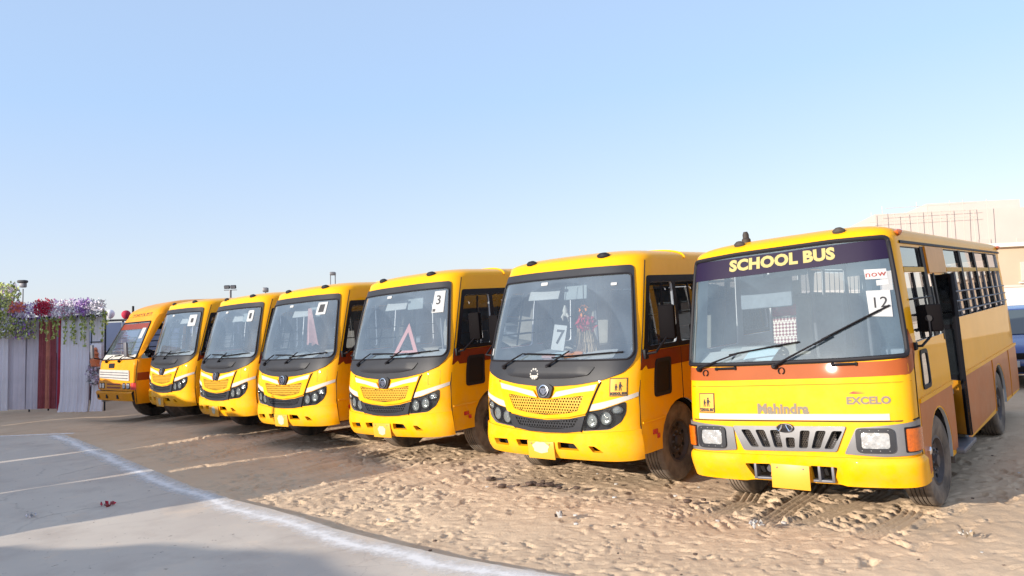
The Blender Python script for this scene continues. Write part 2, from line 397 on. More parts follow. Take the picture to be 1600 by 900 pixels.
def text_mesh(txt, size, bold=0, shear=0, sx=1):
    c = bpy.data.curves.new('txt', 'FONT'); c.body = txt; c.size = size; c.offset = bold; c.shear = shear; c.align_x = 'CENTER'; c.align_y = 'CENTER'; c.resolution_u = 3; c.space_character = 1.05
    o = bpy.data.objects.new('txt', c); COL.objects.link(o); bpy.context.view_layer.update()
    dg = bpy.context.evaluated_depsgraph_get(); e = o.evaluated_get(dg); me = e.to_mesh()
    V = [(v.co.x * sx, v.co.y) for v in me.vertices]; F = [tuple(p.vertices) for p in me.polygons]
    e.to_mesh_clear(); bpy.data.objects.remove(o); bpy.data.curves.remove(c); return V, F
def stext(name, S, txt, u, v, size, m, parent, off=.006, bold=0, shear=0, sx=1, rot=0, flip=False):
    V, F = text_mesh(txt, size, bold, shear, sx); ca, sa = math.cos(rot), math.sin(rot)
    W = [S.O(u + a * ca - b * sa, v + a * sa + b * ca, off) for a, b in V]
    mb = MB(); mb.add(W, F, m); return mb.build(name, parent, smooth=0)
def Nat(S, u, v, off=0):
    """frame on the skin: x out along the normal, z up"""
    n = Vector(S.N(u, v)); p = Vector(S.O(u, v, off)); t = Vector((0, 0, 1)).cross(n).normalized(); w = n.cross(t)
    return Matrix(((n.x, t.x, w.x, p.x), (n.y, t.y, w.y, p.y), (n.z, t.z, w.z, p.z), (0, 0, 0, 1)))
def stube(mb, S, uv, r, m, off, n=6): mb.tube([S.O(u, v, off if not isinstance(off, list) else off[i]) for i, (u, v) in enumerate(uv)], r, m, n)

# ------------------------------------------------------------------ shared bus pieces
def wheel_meshes(Rr=.40, w=.23, rw=.21):
    h = w / 2; t = MB(); g = .012
    prof = [(rw, -h * .8), (rw + .02, -h * .92), (Rr * .78, -h * 1.04), (Rr * .93, -h), (Rr * .985, -h * .86)]
    k = 5
    for i in range(k):
        a = -h * .82 + i * (h * 1.64) / k; b = a + h * 1.64 / k
        prof += [(Rr, a + .004), (Rr, b - .007), (Rr - g, b - .006), (Rr - g, b + .002)]
    prof = prof[:-2] + [(Rr * .985, h * .86), (Rr * .93, h), (Rr * .78, h * 1.04), (rw + .02, h * .92), (rw, h * .8)]
    t.lathe(prof, M['rubber'], n=48); tyre = t.build('tyre', me_only=True, smooth=.5)
    r = MB()
    r.lathe([(rw + .006, -h * .8), (rw + .012, h * .86), (rw - .012, h * .9), (rw - .03, h * .55), (rw * .62, h * .42), (rw * .55, h * .62), (.055, h * .66), (.05, h * .95), (.0001, h * .97)], M['rim'], n=32)
    for q in range(8):
        a = 2 * math.pi * q / 8; r.box((h * .68, .09 * math.cos(a), .09 * math.sin(a)), (.03, .018, .018), M['steel'])
        a += math.pi / 8; r.box((h * .50, rw * .78 * math.cos(a), rw * .78 * math.sin(a)), (.02, .035, .035), M['dark'], Matrix.Rotation(a, 3, 'X'), .008)
    rim = r.build('rim', me_only=True)
    return tyre, rim
TYRE, RIM = wheel_meshes()
def add_wheel(parent, x, y, z=.40, steer=0, dual=False):
    s = 1 if x > 0 else -1
    wme = MB(); wme.lathe([(.09, -.06), (.09, .08), (.0001, .08)], M['chassis'], n=14)
    w = wme.build('wheel', parent); w.location = (x, y, z); w.scale = (1, 1.07, 1.07); w.rotation_euler = (0, 0, (0 if s > 0 else math.pi) + steer)
    for k in range(2 if dual else 1):
        a = link('tyre', TYRE, w); a.location = (-.26 * k, 0, 0); b = link('rim', RIM, w); b.location = (-.26 * k, 0, 0)
def seat_mesh(w=.82):
    mb = MB(); mb.box((0, 0, .42), (w, .42, .12), M['seat'], bev=.03)
    mb.box((0, .24, .80), (w, .10, .72), M['seat'], Matrix.Rotation(-.14, 3, 'X'), .04)
    mb.box((0, .02, .2), (w * .8, .05, .36), M['steel']); return mb.build('seat', me_only=True)
SEAT = seat_mesh(); 
def driver_seat_mesh():
    mb = MB(); mb.box((0, 0, .45), (.48, .46, .14), M['seat_pale'], bev=.04); mb.box((0, .26, .85), (.46, .11, .70), M['seat_pale'], Matrix.Rotation(-.16, 3, 'X'), .05)
    mb.box((0, .34, 1.28), (.26, .09, .18), M['seat_pale'], Matrix.Rotation(-.16, 3, 'X'), .04); mb.box((0, 0, .2), (.3, .3, .4), M['black']); return mb.build('driver_seat', me_only=True)
DSEAT = driver_seat_mesh()
def interior(root, S, dash_v, umax, floor=.92, y0=1.75, y1=None, pole_y=(1.3, 2.6)):
    y1 = y1 or S.L - .6
    mb = MB(); mb.box((0, (S.L + .6) / 2, floor), (1.94, S.L - .75, .05), M['inner']); mb.build('cabin_floor', root)
    # dashboard top and face follow the windscreen foot
    d = MB(); n = 16; vs = []
    for i in range(n + 1):
        u = -umax + 2 * umax * i / n; p = Vector(S.O(u, dash_v, -.05)); hump = .14 * math.exp(-((p.x + .5) / .28) ** 2)
        vs += [p, Vector((p.x, p.y + .22, p.z + .02 + hump * .5)), Vector((p.x * .97, .78, p.z - .0 + hump)), Vector((p.x * .97, .86, p.z - .08)), Vector((p.x * .97, .80, floor))]
    d.add(vs, [(i * 5 + k, i * 5 + 5 + k, i * 5 + 6 + k, i * 5 + 1 + k) for i in range(n) for k in range(4)], M['dash']); d.build('dashboard', root)
    w = MB(); c = Vector((-.50, 1.0, dash_v + .10)); ax = Matrix.Rotation(-.5, 3, 'X')
    w.tube([c + ax @ Vector((.21 * math.cos(t), .0 + .21 * math.sin(t), 0)) for t in [2 * math.pi * k / 24 for k in range(24)]], .017, M['black'], 8, True)
    for t in (.3, 2.84, 4.71): w.tube([c, c + ax @ Vector((.2 * math.cos(t), .2 * math.sin(t), 0))], .014, M['black'])
    w.tube([c, c + Vector((0, -.15, -.35))], .03, M['black']); w.build('steering_wheel', root)
    s = link('driver_seat', DSEAT, root); s.location = (-.48, 1.5, floor)
    y = y0 + .35
    while y < y1:
        for x in (-.55, .55):
            if not (x > 0 and y < 2.7):
                s = link('seat', SEAT, root); s.location = (x, y, floor)
        y += .78
    for x, yy in ((-.16, pole_y[0]), (.3, pole_y[0] + .35), (-.18, pole_y[1]), (.18, pole_y[1] + .8)):
        q = MB(); q.tube([(x, yy, floor), (x, yy, S.zg + S.h * .55)], .018, M['steel'], 8); q.build('grab_pole', root)
def roof(root, S, m, name='roof', du=.12):
    """dome from the gutter to the crown, inner lining below"""
    nu = 110; nv = 12; us = []
    for i in range(nu + 1):
        t = i / nu * 2 - 1; us.append(t * S.U * (.35 + .65 * abs(t)))
    vs = []; f = []; k = len(us)
    for j in range(nv + 1):
        v = S.zg - .012 + (S.T + .012) * j / nv
        for u in us: vs.append(S.O(u, v, .0) if j < nv else S.P(u, v))
    for j in range(nv):
        for i in range(k - 1): f.append((j * k + i, j * k + i + 1, (j + 1) * k + i + 1, (j + 1) * k + i))
    n = len(vs); vs2 = [(x * .975, y + (.04 if y < 2 else -.02), z - .035) for x, y, z in vs]
    me = bpy.data.meshes.new(name); me.from_pydata(vs + vs2, [], f + [tuple(a + n for a in q[::-1]) for q in f])
    me.materials.append(m); me.materials.append(M['inner']); me.polygons.foreach_set('material_index', [0] * len(f) + [1] * len(f))
    me.polygons.foreach_set('use_smooth', [True] * len(me.polygons)); return link(name, me, root)
def underbody(root, S, yf, yr, z0=.42):
    mb = MB(); mb.box((0, S.L / 2 + .25, z0 + .1), (1.0, S.L - 1.1, .16), M['chassis'], bev=.02)
    mb.tube([(-.8, yf, .42), (.8, yf, .42)], .06, M['chassis'], 10); mb.tube([(-.8, yr, .42), (.8, yr, .42)], .08, M['chassis'], 10)
    mb.box((.62, (yf + yr) / 2, .48), (.4, 1.1, .3), M['chassis'], bev=.03); mb.box((-.62, (yf + yr) / 2 + .3, .48), (.4, .8, .3), M['chassis'], bev=.03)
    mb.box((0, .75, .62), (.6, .8, .35), M['chassis'], bev=.03)
    mb.build('chassis', root)
def wheel_wells(root, S, ys, r=.47):
    for yc in ys:
        for s in (1, -1):
            mb = MB(); n = 12; vs = []
            for k in range(n + 1):
                t = math.pi * k / n; c, q = math.cos(t) * r, math.sin(t) * r
                vs += [(s * 1.0, yc + c, .40 + q), (s * .62, yc + c, .40 + q)]
            mb.add(vs + [(s * .62, yc, .40)], [(2 * k, 2 * k + 2, 2 * k + 3, 2 * k + 1) for k in range(n)] + [(2 * k + 1, 2 * k + 3, 2 * n + 2) for k in range(n)], M['dark']); mb.build('wheel_well', root)
def body_outline(S, vf, uf, vs, arches, r=.47, notch=None):
    """skin outline: front edge at vf for |u|<uf, flanks at vs with round wheel arches cut in"""
    top = S.zg; half = []
    def side():
        pts = [(uf, vf), (uf, vs)]
        for yc, rr in arches:
            uc = S.u_of_y(yc); 
            for k in range(13):
                a = math.pi - math.pi * k / 12
                q = (uc + rr * math.cos(a), max(vs, .40 + rr * math.sin(a)));
                if 0 < k < 12: pts.append(q)
                else: pts.append((q[0], vs))
        return pts
    rgt = side(); lft = [(-a, b) for a, b in rgt]
    if notch:
        u0, u1, vt = notch; i = next(k for k, q in enumerate(rgt) if q[0] > u1); rgt = rgt[:i] + [(u0, vs), (u0, vt), (u1, vt), (u1, vs)] + rgt[i:]
    U = S.U - .002
    return [(-a, b) for a, b in []] + lft[::-1] + rgt + [(U, vs), (U, top), (-U, top), (-U, vs)]
def plate_bolts(n_, w, h):
    for a in (-1, 1):
        b = MB(); b.lathe([(.007, 0), (.007, .006), (.0005, .008)], M['steel'], Matrix.Translation((a * w * .34, -.006, h * .36)) @ Matrix.Rotation(-math.pi / 2, 4, 'Z'), 8); b.build('plate_bolt', n_)
# ------------------------------------------------------------------ the five matching midi buses
def side_windows(root, S, spans, v0, v1, sides=(1, -1), gl='sideglass', r=.05):
    for s in sides:
        for (a, b) in spans:
            h = rect(a + .012, v0 + .012, b - .012, v1 - .012, r)
            o = panel('side_window', S, h if s > 0 else mir(h), M[gl], root, off=-.018, th=0, du=.22)
            mid = (a + b) / 2; fr = MB()
            if b - a > .5: stube(fr, S, [(s * mid, v0 + .02), (s * mid, v1 - .02)], .012, M['black'], -.016)
            for k in (1, 2): stube(fr, S, [(s * a, v0 + k * .16), (s * b, v0 + k * .16)], .008, M['steel'], -.05)
            fr.build('window_bar', o)
def school_sign(root, S, u0, v0, u1, v1):
    p = panel('school_sign', S, rect(u0, v0, u1, v1), M['ink'], root, off=.006, th=.003, du=.06)
    b = (u1 - u0) * .05; panel('sign_face', S, rect(u0 + b, v0 + b, u1 - b, v1 - b), M['plate'], p, off=.008, th=.001, du=.06)
    w = u1 - u0; h = v1 - v0; uc = (u0 + u1) / 2; mb = MB(); k = .0095
    for dx, sc in ((-.13 * w, .8), (.10 * w, 1.0)):
        c = uc + dx; y0 = v0 + .30 * h; H = .46 * h * sc
        for poly in (circ(c, y0 + H * .92, H * .11, n=10), [(c - H * .16, y0 + H * .45), (c + H * .16, y0 + H * .45), (c + H * .14, y0 + H * .8), (c - H * .14, y0 + H * .8)],
                     [(c - H * .16, y0), (c - H * .06, y0), (c + .0, y0 + H * .47), (c - H * .13, y0 + H * .47)], [(c + H * .08, y0), (c + H * .18, y0), (c + H * .12, y0 + H * .47), (c, y0 + H * .47)],
                     [(c + H * .1, y0 + H * .74), (c + H * .34, y0 + H * .5), (c + H * .30, y0 + H * .44), (c + H * .08, y0 + H * .62)]):
            mb.add([S.O(a, b2, k) for a, b2 in poly], [tuple(range(len(poly)))], M['ink'])
    mb.build('children_pictogram', p, smooth=0)
    stext('lettering', S, 'SCHOOL BUS', uc, v0 + .14 * h, h * .17, M['ink'], p, off=k, bold=.004, sx=.82)
def round_lamp(parent, S, u, v, a, b, off=.0):
    T = Nat(S, u, v, off); mb = MB(); sc = Matrix.Diagonal((1, 1, b / a, 1))
    mb.lathe([(a * 1.22, -.02), (a * 1.2, .014), (a * 1.04, .016), (a, .004)], M['black'], T @ sc, 24)
    mb.lathe([(a, .004), (a * .8, -.008), (a * .35, -.012), (a * .3, -.004), (.0005, -.002)], M['lens'], T @ sc, 24)
    mb.lathe([(a * .99, .008), (a * .7, .016), (a * .35, .02), (.0005, .021)], M['clear'], T @ sc, 24)
    mb.build('lamp', parent)
def wiper(root, S, piv, elbow, tip, blade0, name='wiper'):
    mb = MB(); mb.lathe([(.026, 0), (.03, .03), (.018, .05), (.0005, .052)], M['black'], Nat(S, *piv, .0), 12)
    stube(mb, S, [piv, ((piv[0] + elbow[0]) / 2, (piv[1] + elbow[1]) / 2), elbow], [.013, .010, .008], M['black'], [.045, .055, .05])
    w = mb.build(name, root); b = MB(); n = 8
    pts = [(blade0[0] + (tip[0] - blade0[0]) * t / n, blade0[1] + (tip[1] - blade0[1]) * t / n) for t in range(n + 1)]
    stube(b, S, pts, .009, M['black'], .014); stube(b, S, pts[1:-1], .007, M['black'], .034)
    for q in (1, 3, 5, 7): stube(b, S, [pts[q], pts[q]], .006, M['black'], [.014, .034]) if False else None
    b.build('wiper_blade', w)
ST = tata()
def make_midi_bus():
    S = ST; root = empty('school_bus')
    spans = [(1.18, 1.90)] + [(2.0 + .86 * k, 2.78 + .86 * k) for k in range(5)]
    glass_o = rnd([(-.945, 2.25), (-.4, 2.258), (.4, 2.258), (.945, 2.25), (1.005, 1.42), (.955, 1.365), (-.955, 1.365), (-1.005, 1.42)], .06)
    holes = [glass_o]
    for s in (1, -1):
        for a, b in spans: h = rect(a, 1.48, b, 2.14, .05); holes.append(h if s > 0 else mir(h))
    hl = rnd([(.515, .845), (.70, .875), (.955, .955), (.95, .84), (.895, .745), (.775, .672), (.45, .645)], .035)
    holes += [hl, mir(hl)]
    holes.append(rect(S.U - .8, 1.55, S.U - .05, 2.15, .08))
    out = body_outline(S, .60, 1.085, .40, [(1.06, .47), (4.45, .455)])
    panel('body', S, out, M['yellow'], root, holes, off=0, th=.03, du=.075, dv=.075, m_in=M['inner'], flat_u=1.5)
    roof(root, S, M['yellow'])
    rb = MB(); pts = []
    for k in range(41):
        v = S.zg + .02 + (S.T - .02) * (k / 20 if k <= 20 else (40 - k) / 20); sg = 1 if k <= 20 else -1
        pts.append(S.O(sg * S.u_of_y(1.35), v, .004))
    rb.tube(pts, .014, M['yellow'], 6); rb.build('roof_rib', root)
    for u in (-.55, .60):
        q = MB(); T = Nat(S, u, S.zg + .22, 0); q.lathe([(.05, -.01), (.052, .015), (.03, .035), (.0005, .04)], M['gasket'], T @ Matrix.Diagonal((1, 1.5, .8, 1)), 14); q.build('roof_marker_lamp', root)
    # black windscreen surround and apron
    sur = rnd([(-.965, 2.335), (-.4, 2.345), (.4, 2.345), (.965, 2.335), (1.045, 1.44), (1.01, 1.32), (.92, 1.235), (.70, 1.165), (.42, 1.12), (.145, 1.10), (-.145, 1.10), (-.42, 1.12), (-.70, 1.165), (-.92, 1.235), (-1.01, 1.32), (-1.045, 1.44)], .05)
    panel('windscreen_surround', S, sur, M['black_pl'], root, [glass_o], off=.012, th=.02, du=.06)
    panel('windscreen', S, glass_o, M['glass'], root, off=.002, th=0, du=.09)
    gk = MB(); gp_ = densify(glass_o, .08); gk.tube([S.O(u, v, .012) for u, v in gp_], .011, M['gasket'], 6, True); gk.build('windscreen_gasket', root)
    rp = [(-.60, 1.275), (.0, 1.285), (.62, 1.30), (.545, 1.215), (.3, 1.185), (0, 1.175), (-.3, 1.185), (-.53, 1.205)]
    A = np.array(rp)
    panel('apron_ridge', S, rnd(rp, .03), M['black_pl'], root, off=.012, th=.03, du=.03, bulge=lambda u, v: .032 * max(0, min(1, (1 - abs(u) / .66) * 3)) * max(0, min(1, (v - 1.17) / .05)))
    # emblem pod
    hexp = [(-.115, 1.09), (-.06, 1.125), (.06, 1.125), (.115, 1.09), (.085, 1.0), (.06, .975), (-.06, .975), (-.085, 1.0)]
    pod = panel('emblem_pod', S, rnd(hexp, .02), M['black_pl'], root, off=.03, th=.03, du=.03)
    e = MB(); T = Nat(S, 0, 1.05, .032)
    e.lathe([(.064, 0), (.066, .012), (.054, .014), (.052, .0)], M['chrome'], T, 28)
    for poly in ([(-.040, .026), (.040, .026), (.044, .014), (-.044, .014)], [(-.008, .016), (.008, .016), (.012, -.038), (-.012, -.038)], [(-.046, .006), (-.022, .014), (-.018, .0), (-.016, -.034), (-.028, -.024)], [(.046, .006), (.022, .014), (.018, .0), (.016, -.034), (.028, -.024)]):
        e.add([T @ Vector((d, a, b)) for d in (.002, .012) for a, b in poly], [tuple(range(4, 4 + len(poly))) if len(poly) == 4 else tuple(range(5, 10))] + [(k, (k + 1) % len(poly), len(poly) + (k + 1) % len(poly), len(poly) + k) for k in range(len(poly))], M['chrome'])
    e.build('emblem', pod, smooth=.4)
    # grille panel
    gpn = rnd([(-.675, 1.14), (-.42, 1.10), (-.15, 1.06), (-.10, .965), (.10, .965), (.15, 1.06), (.42, 1.10), (.675, 1.14), (.525, .83), (.30, .785), (0, .762), (-.30, .78), (-.545, .82)], .025)
    mesh_o = rnd([(-.52, 1.01), (-.25, .985), (0, .955), (.25, .985), (.50, 1.01), (.425, .85), (.22, .815), (0, .80), (-.22, .815), (-.43, .85)], .02)
    gp1 = panel('grille_panel', S, gpn, M['yellow'], root, [mesh_o], off=.022, th=.03, du=.05)
    panel('grille_backing', S, mesh_o, M['dark'], gp1, off=.004, th=.001, du=.1)
    lattice('grille_mesh', S, mesh_o, .034, .0085, M['lattice'], gp1, off=.020, th=.012)
    for s in (1, -1):
        st = [(.10, .985), (.16, 1.045), (.42, 1.088), (.655, 1.126), (.625, 1.065), (.40, 1.038), (.18, .995)]
        panel('white_chevron', S, st if s > 0 else mir(st), M['white'], gp1, off=.0235, th=.001, du=.06)
    seam = MB()
    for s in (1, -1): stube(seam, S, [(s * .69, 1.15), (s * .60, .97), (s * .535, .83), (s * .445, .635)], .007, M['dark'], .006)
    seam.build('panel_gap', root)
    # lower grille
    lg = rnd([(-.53, .80), (-.30, .765), (0, .745), (.30, .768), (.51, .81), (.445, .645), (.25, .622), (0, .612), (-.25, .62), (-.465, .645)], .02)
    lm = rnd([(-.43, .77), (-.2, .742), (0, .732), (.2, .745), (.43, .78), (.37, .69), (.2, .66), (0, .652), (-.2, .658), (-.37, .68)], .02)
    lo = panel('lower_grille', S, lg, M['black_pl'], root, [lm], off=.018, th=.03, du=.05)
    panel('grille_backing', S, lm, M['dark'], lo, off=.003, th=.001, du=.1)
    lattice('grille_mesh', S, lm, .036, .008, M['black_pl'], lo, off=.014, th=.01)
    for s in (1, -1):
        h = hl if s > 0 else mir(hl)
        ho = panel('headlight', S, h, M['black'], root, off=-.03, th=.01, du=.05)
        for (u, v, a, b) in ((.575, .755, .062, .068), (.735, .782, .064, .068), (.858, .868, .062, .042)): round_lamp(ho, S, s * u, v, a, b, -.012)
        panel('headlight_cover', S, h, M['clear'], ho, off=.004, th=0, du=.05)
        w = [(.535, .865), (.72, .905), (.95, .972), (1.085, 1.022), (1.085, .985), (.955, .962), (.70, .882), (.52, .85)]
        w = [(.545, .915), (.74, .955), (.95, 1.005), (1.083, 1.035), (1.083, .995), (.955, .96), (.70, .882), (.522, .85)]
        panel('white_stripe', S, w if s > 0 else mir(w), M['white'], root, off=.003, th=.002, du=.05)
    # bumper
    slots = [[(-.80, .505), (-.56, .515), (-.545, .445), (-.77, .44)], [(-.43, .52), (-.245, .525), (-.245, .455), (-.40, .45)], [(.15, .525), (.36, .52), (.42, .452), (.15, .45)], [(.53, .505), (.60, .505), (.70, .445), (.58, .442)]]
    bo = [(-1.088, .365), (-.8, .352), (0, .345), (.8, .352), (1.088, .365), (1.088, .665), (.83, .655), (.5, .628), (0, .602), (-.5, .628), (-.83, .655), (-1.088, .665)]
    bmp = panel('bumper', S, bo, M['yellow'], root, [rnd(q, .015) for q in slots], off=.02, th=.05, du=.045, bulge=lambda u, v: .018 * max(0, min(1, (v - .35) / .08)) * max(0, min(1, (.62 - v) / .10)))
    panel('bumper_cavity', S, rect(-1.0, .36, 1.0, .58), M['dark'], bmp, off=-.09, th=.005, du=.1)
    pl = MB(); pl.box((0, 0, 0), (.36, .012, .19), M['plate'], bev=.004); n_ = pl.build('number_plate', root); plate_bolts(n_, .36, .19); n_.matrix_local = Matrix.Translation(Vector(S.O(-.07, .435, .055))) @ Matrix.Rotation(.08, 4, 'X')
    # flanks
    for s in (1, -1):
        f = (lambda p: p) if s > 0 else mir
        band = rect(1.125, 1.43, S.u_of_y(6.1), 2.215, .03)
        panel('window_band', S, f(band), M['black'], root, [f(rect(a, 1.48, b, 2.14, .05)) for a, b in spans], off=.004, th=.006, du=.16)
        panel('red_stripe', S, f(rect(1.10, 1.245, S.u_of_y(6.1), 1.425)), M['redside'], root, off=.003, th=.002, du=.16)
        panel('side_moulding', S, f(rect(1.10, .70, S.u_of_y(6.1), .735, .01)), M['orange'], root, off=.012, th=.014, du=.16) if False else None
        mo = MB(); stube(mo, S, [(s * u, .72) for u in (1.12, 1.3, 1.53)] , .013, M['yellow'], .004)
        stube(mo, S, [(s * u, .72) for u in np.linspace(2.38, 4.85, 12)], .013, M['yellow'], .004); mo.build('side_moulding', root)
        qa = panel('quarter_window', S, f(rect(1.36, .945, 1.72, 1.335, .05)), M['gasket'], root, [f(rect(1.40, .985, 1.68, 1.295, .04))], off=.01, th=.014, du=.12)
        panel('pane', S, f(rect(1.40, .985, 1.68, 1.295, .04)), M['black'], qa, off=.004, th=.002, du=.12)
        dg = MB(); stube(dg, S, [(s * 1.095, v) for v in (.40, .7, 1.0, 1.4, 1.8, 2.22, 2.38)], .006, M['dark'], .001)
        stube(dg, S, [(s * 1.98, v) for v in (.86, 1.2, 1.42)], .005, M['dark'], .001); dg.build('door_gap', root)
        rf = MB(); rf.box((0, 0, 0), (.012, .09, .05), M['redlens'], bev=.004); rf.box((0, .06, -.05), (.012, .05, .05), M['redlens'], bev=.004); q = rf.build('side_reflector', root); q.matrix_local = Nat(S, s * 1.33, .60, .006)
    side_windows(root, S, spans, 1.48, 2.14)
    panel('rear_window', S, rect(S.U - .79, 1.56, S.U - .06, 2.14, .08), M['sideglass'], root, off=-.01, th=0, du=.3)
    # mirrors
    for s in (1, -1):
        a = MB(); p0 = Vector(S.O(s * 1.15, 1.40, .0)); c = Vector((s * 1.20, .60, 1.715))
        a.box(p0, (.05, .07, .10), M['black'], bev=.01); a.tube([p0, p0 + Vector((s * .14, -.02, .02)), c + Vector((0, .03, -.12)), c + Vector((0, .03, .05))], .013, M['black'], 8)
        arm = a.build('mirror_arm', root)
        b = MB(); b.box((0, 0, 0), (.18, .07, .36), M['mirror_back'], bev=.03); h = b.build('mirror', arm); h.matrix_local = Matrix.Translation(c) @ Matrix.Rotation(s * .12, 4, 'Z')
        g = MB(); g.box((0, 0, 0), (.15, .006, .32), M['mirror']); k = g.build('mirror_glass', arm); k.matrix_local = Matrix.Translation(c + Vector((0, .037, 0))) @ Matrix.Rotation(s * .12, 4, 'Z')
    wiper(root, S, (-.62, 1.295), (-.34, 1.435), (.17, 1.425), (-.36, 1.44))
    wiper(root, S, (.02, 1.30), (.30, 1.455), (.90, 1.44), (.05, 1.395))
    interior(root, S, 1.33, .94, y0=1.9)
    vz = MB(); vz.box((-.52, .78, 2.10), (.46, .02, .15), M['paper'], Matrix.Rotation(-.5, 3, 'X'), .008); vz.build('sun_visor', root)
    rv = MB(); rv.box((.03, .66, 2.10), (.32, .03, .18), M['dash'], Matrix.Rotation(-.2, 3, 'X'), .012); rv.tube([(.03, .66, 2.18), (.03, .7, 2.34)], .01, M['black']); rv.build('inner_mirror', root)
    underbody(root, S, 1.06, 4.45); wheel_wells(root, S, (1.06, 4.45), .46)
    for s in (1, -1): add_wheel(root, s * .88, 1.06); add_wheel(root, s * .90, 4.45, dual=True)
    return root
# ------------------------------------------------------------------ the tall flat-fronted bus at the right
SM = maxi()
def make_big_bus():
    S = SM; root = empty('school_bus')
    gl = rnd([(-1.03, 2.53), (-.5, 2.55), (.5, 2.55), (1.01, 2.53), (1.075, 1.475), (.5, 1.462), (-.5, 1.462), (-1.085, 1.475)], .05)
    fw = [(1.265, 2.45), (2.42, 2.45), (2.42, 1.56), (1.43, 1.56)]; fw = rnd(fw, .03)
    dw = rect(2.53, 1.56, 2.80, 2.18, .02)
    back = [(3.58, 4.50), (4.60, 5.55), (5.65, 6.62), (6.72, 7.66)]
    holes = [gl, fw, dw] + [rect(a, 1.68, b, 2.46, .02) for a, b in back]
    holes += [mir(rect(1.45, 1.60, 2.4, 2.45, .03))] + [mir(rect(a, 1.68, b, 2.46, .02)) for a, b in [(2.55, 3.45)] + back]
    holes.append(rect(S.U - .85, 1.7, S.U - .02, 2.4, .06)); holes.append(mir(rect(S.U - .85, 1.7, S.U - .02, 2.4, .06)))
    grl = rnd([(-.535, .878), (.52, .885), (.42, .662), (-.44, .65)], .02)
    holes.append(grl)
    hl = rnd([(.60, .872), (.96, .905), (1.20, .925), (1.165, .645), (.80, .628), (.485, .645)], .02); hll = rnd([(-.53, .868), (-.80, .89), (-1.10, .915), (-1.09, .63), (-.75, .632), (-.515, .650)], .02)[::-1]
    hb = hl; 
    out = body_outline(S, .60, 1.20, .34, [(1.12, .50), (5.12, .52)], notch=(2.83, 3.46, 2.17))
    panel('body', S, out, M['yellow'], root, holes, off=0, th=.03, du=.08, dv=.08, m_in=M['inner'], flat_u=1.7)
    roof(root, S, M['yellow'])
    for u, v in ((-.55, 2.90), (.62, 2.85)) + ((1.22, 2.60), (S.u_of_y(7.0), 2.58)):
        q = MB(); q.lathe([(.045, -.01), (.045, .02), (.02, .045), (.0005, .05)], M['amber'] if u > 1 else M['chassis'], Nat(S, u, v, 0) @ Matrix.Diagonal((1, 1.3, .7, 1)), 12); q.build('roof_marker_lamp', root)
    q = MB(); T = Matrix.Translation(Vector(S.P(-.72, 3.15)))
    q.tube([Vector(S.P(-.72, 3.15)) + Vector((0, 0, a)) for a in (-.02, .03, .045, .08, .11)], [.045, .045, .032, .032, .02], M['chassis'], 12); q.build('roof_beacon', root)
    panel('windscreen', S, gl, M['glass_big'], root, off=.0, th=0, du=.09)
    gk = MB(); gk.tube([S.O(u, v, .004) for u, v in densify(gl, .08)], .022, M['gasket'], 8, True); gk.build('windscreen_gasket', root)
    bn = panel('banner', S, [(-1.015, 2.515), (1.0, 2.515), (1.012, 2.335), (-1.028, 2.32)], M['navy'], root, off=.004, th=.001, du=.08)
    stext('lettering', S, 'SCHOOL BUS', -.02, 2.432, .148, M['cream'], bn, off=.008, bold=.008, sx=1.18)
    # red-orange sash under the windscreen
    sash = [(-1.16, 1.52), (-1.10, 1.45), (-.9, 1.44), (.9, 1.44), (1.09, 1.46), (1.125, 1.70), (1.29, 1.56), (1.30, 1.47), (1.22, 1.36), (1.08, 1.315), (.5, 1.31), (-.5, 1.31), (-1.10, 1.315)]
    panel('red_sash', S, sash, M['redband'], root, off=.003, th=.002, du=.06)
    sg = MB(); stube(sg, S, [(u, 1.255) for u in np.linspace(-1.1, 1.1, 20)], .004, M['orange'], .0005); stube(sg, S, [(u, .928 ) for u in np.linspace(-1.08, 1.2, 20)], .006, M['dark'], .0)
    stube(sg, S, [(1.225, v) for v in np.linspace(.36, 1.5, 14)], .006, M['dark'], .001); sg.build('panel_gap', root)
    panel('white_stripe', S, rect(-.905, .937, .875, .992), M['white'], root, off=.003, th=.002, du=.06)
    stext('lettering', S, 'Mahindra', -.04, 1.034, .125, M['badge'], root, off=.004, bold=.006, sx=.98)
    ex = stext('lettering', S, 'EXCELO', .715, 1.105, .085, M['badge'], root, off=.004, bold=.004, sx=1.1)
    st = [(.56, 1.172), (.60, 1.188), (.70, 1.180), (.59, 1.180), (.70, 1.170), (.60, 1.166)]
    mb = MB(); mb.add([S.O(a, b, .004) for a, b in st], [(0, 1, 2, 3), (0, 3, 4, 5)], M['red_ink']); mb.build('swoosh', root, smooth=0)
    school_sign(root, S, -.893, 1.0, -.72, 1.19)
    # grille
    g = MB(); gpnl = [(-.535, .878), (.52, .885), (.42, .662), (-.44, .65)]
    cols = 7; hs = []
    for k in range(cols):
        t0, t1 = (k + .28) / (cols + .15), (k + .95) / (cols + .15)
        vt = .845 if k not in (3,) else .78
        def X(t, v): 
            w = (v - .655) / .225; a = -.44 + (-.535 + .44) * w; b = .42 + (.52 - .42) * w; return a + .05 + (b - a - .06) * t
        sk = .012 * (3 - k)
        hs.append(rnd([(X(t0, vt) - sk * .6, vt), (X(t1, vt) - sk * .6, vt), (X(t1, .70) + sk * .4, .685), (X(t0, .70) + sk * .4, .685)], .02))
    gr = panel('grille', S, rnd(gpnl, .02), M['silver'], root, hs, off=.018, th=.04, du=.05)
    panel('grille_backing', S, rnd(gpnl, .02), M['dark'], gr, off=-.10, th=.004, du=.1)
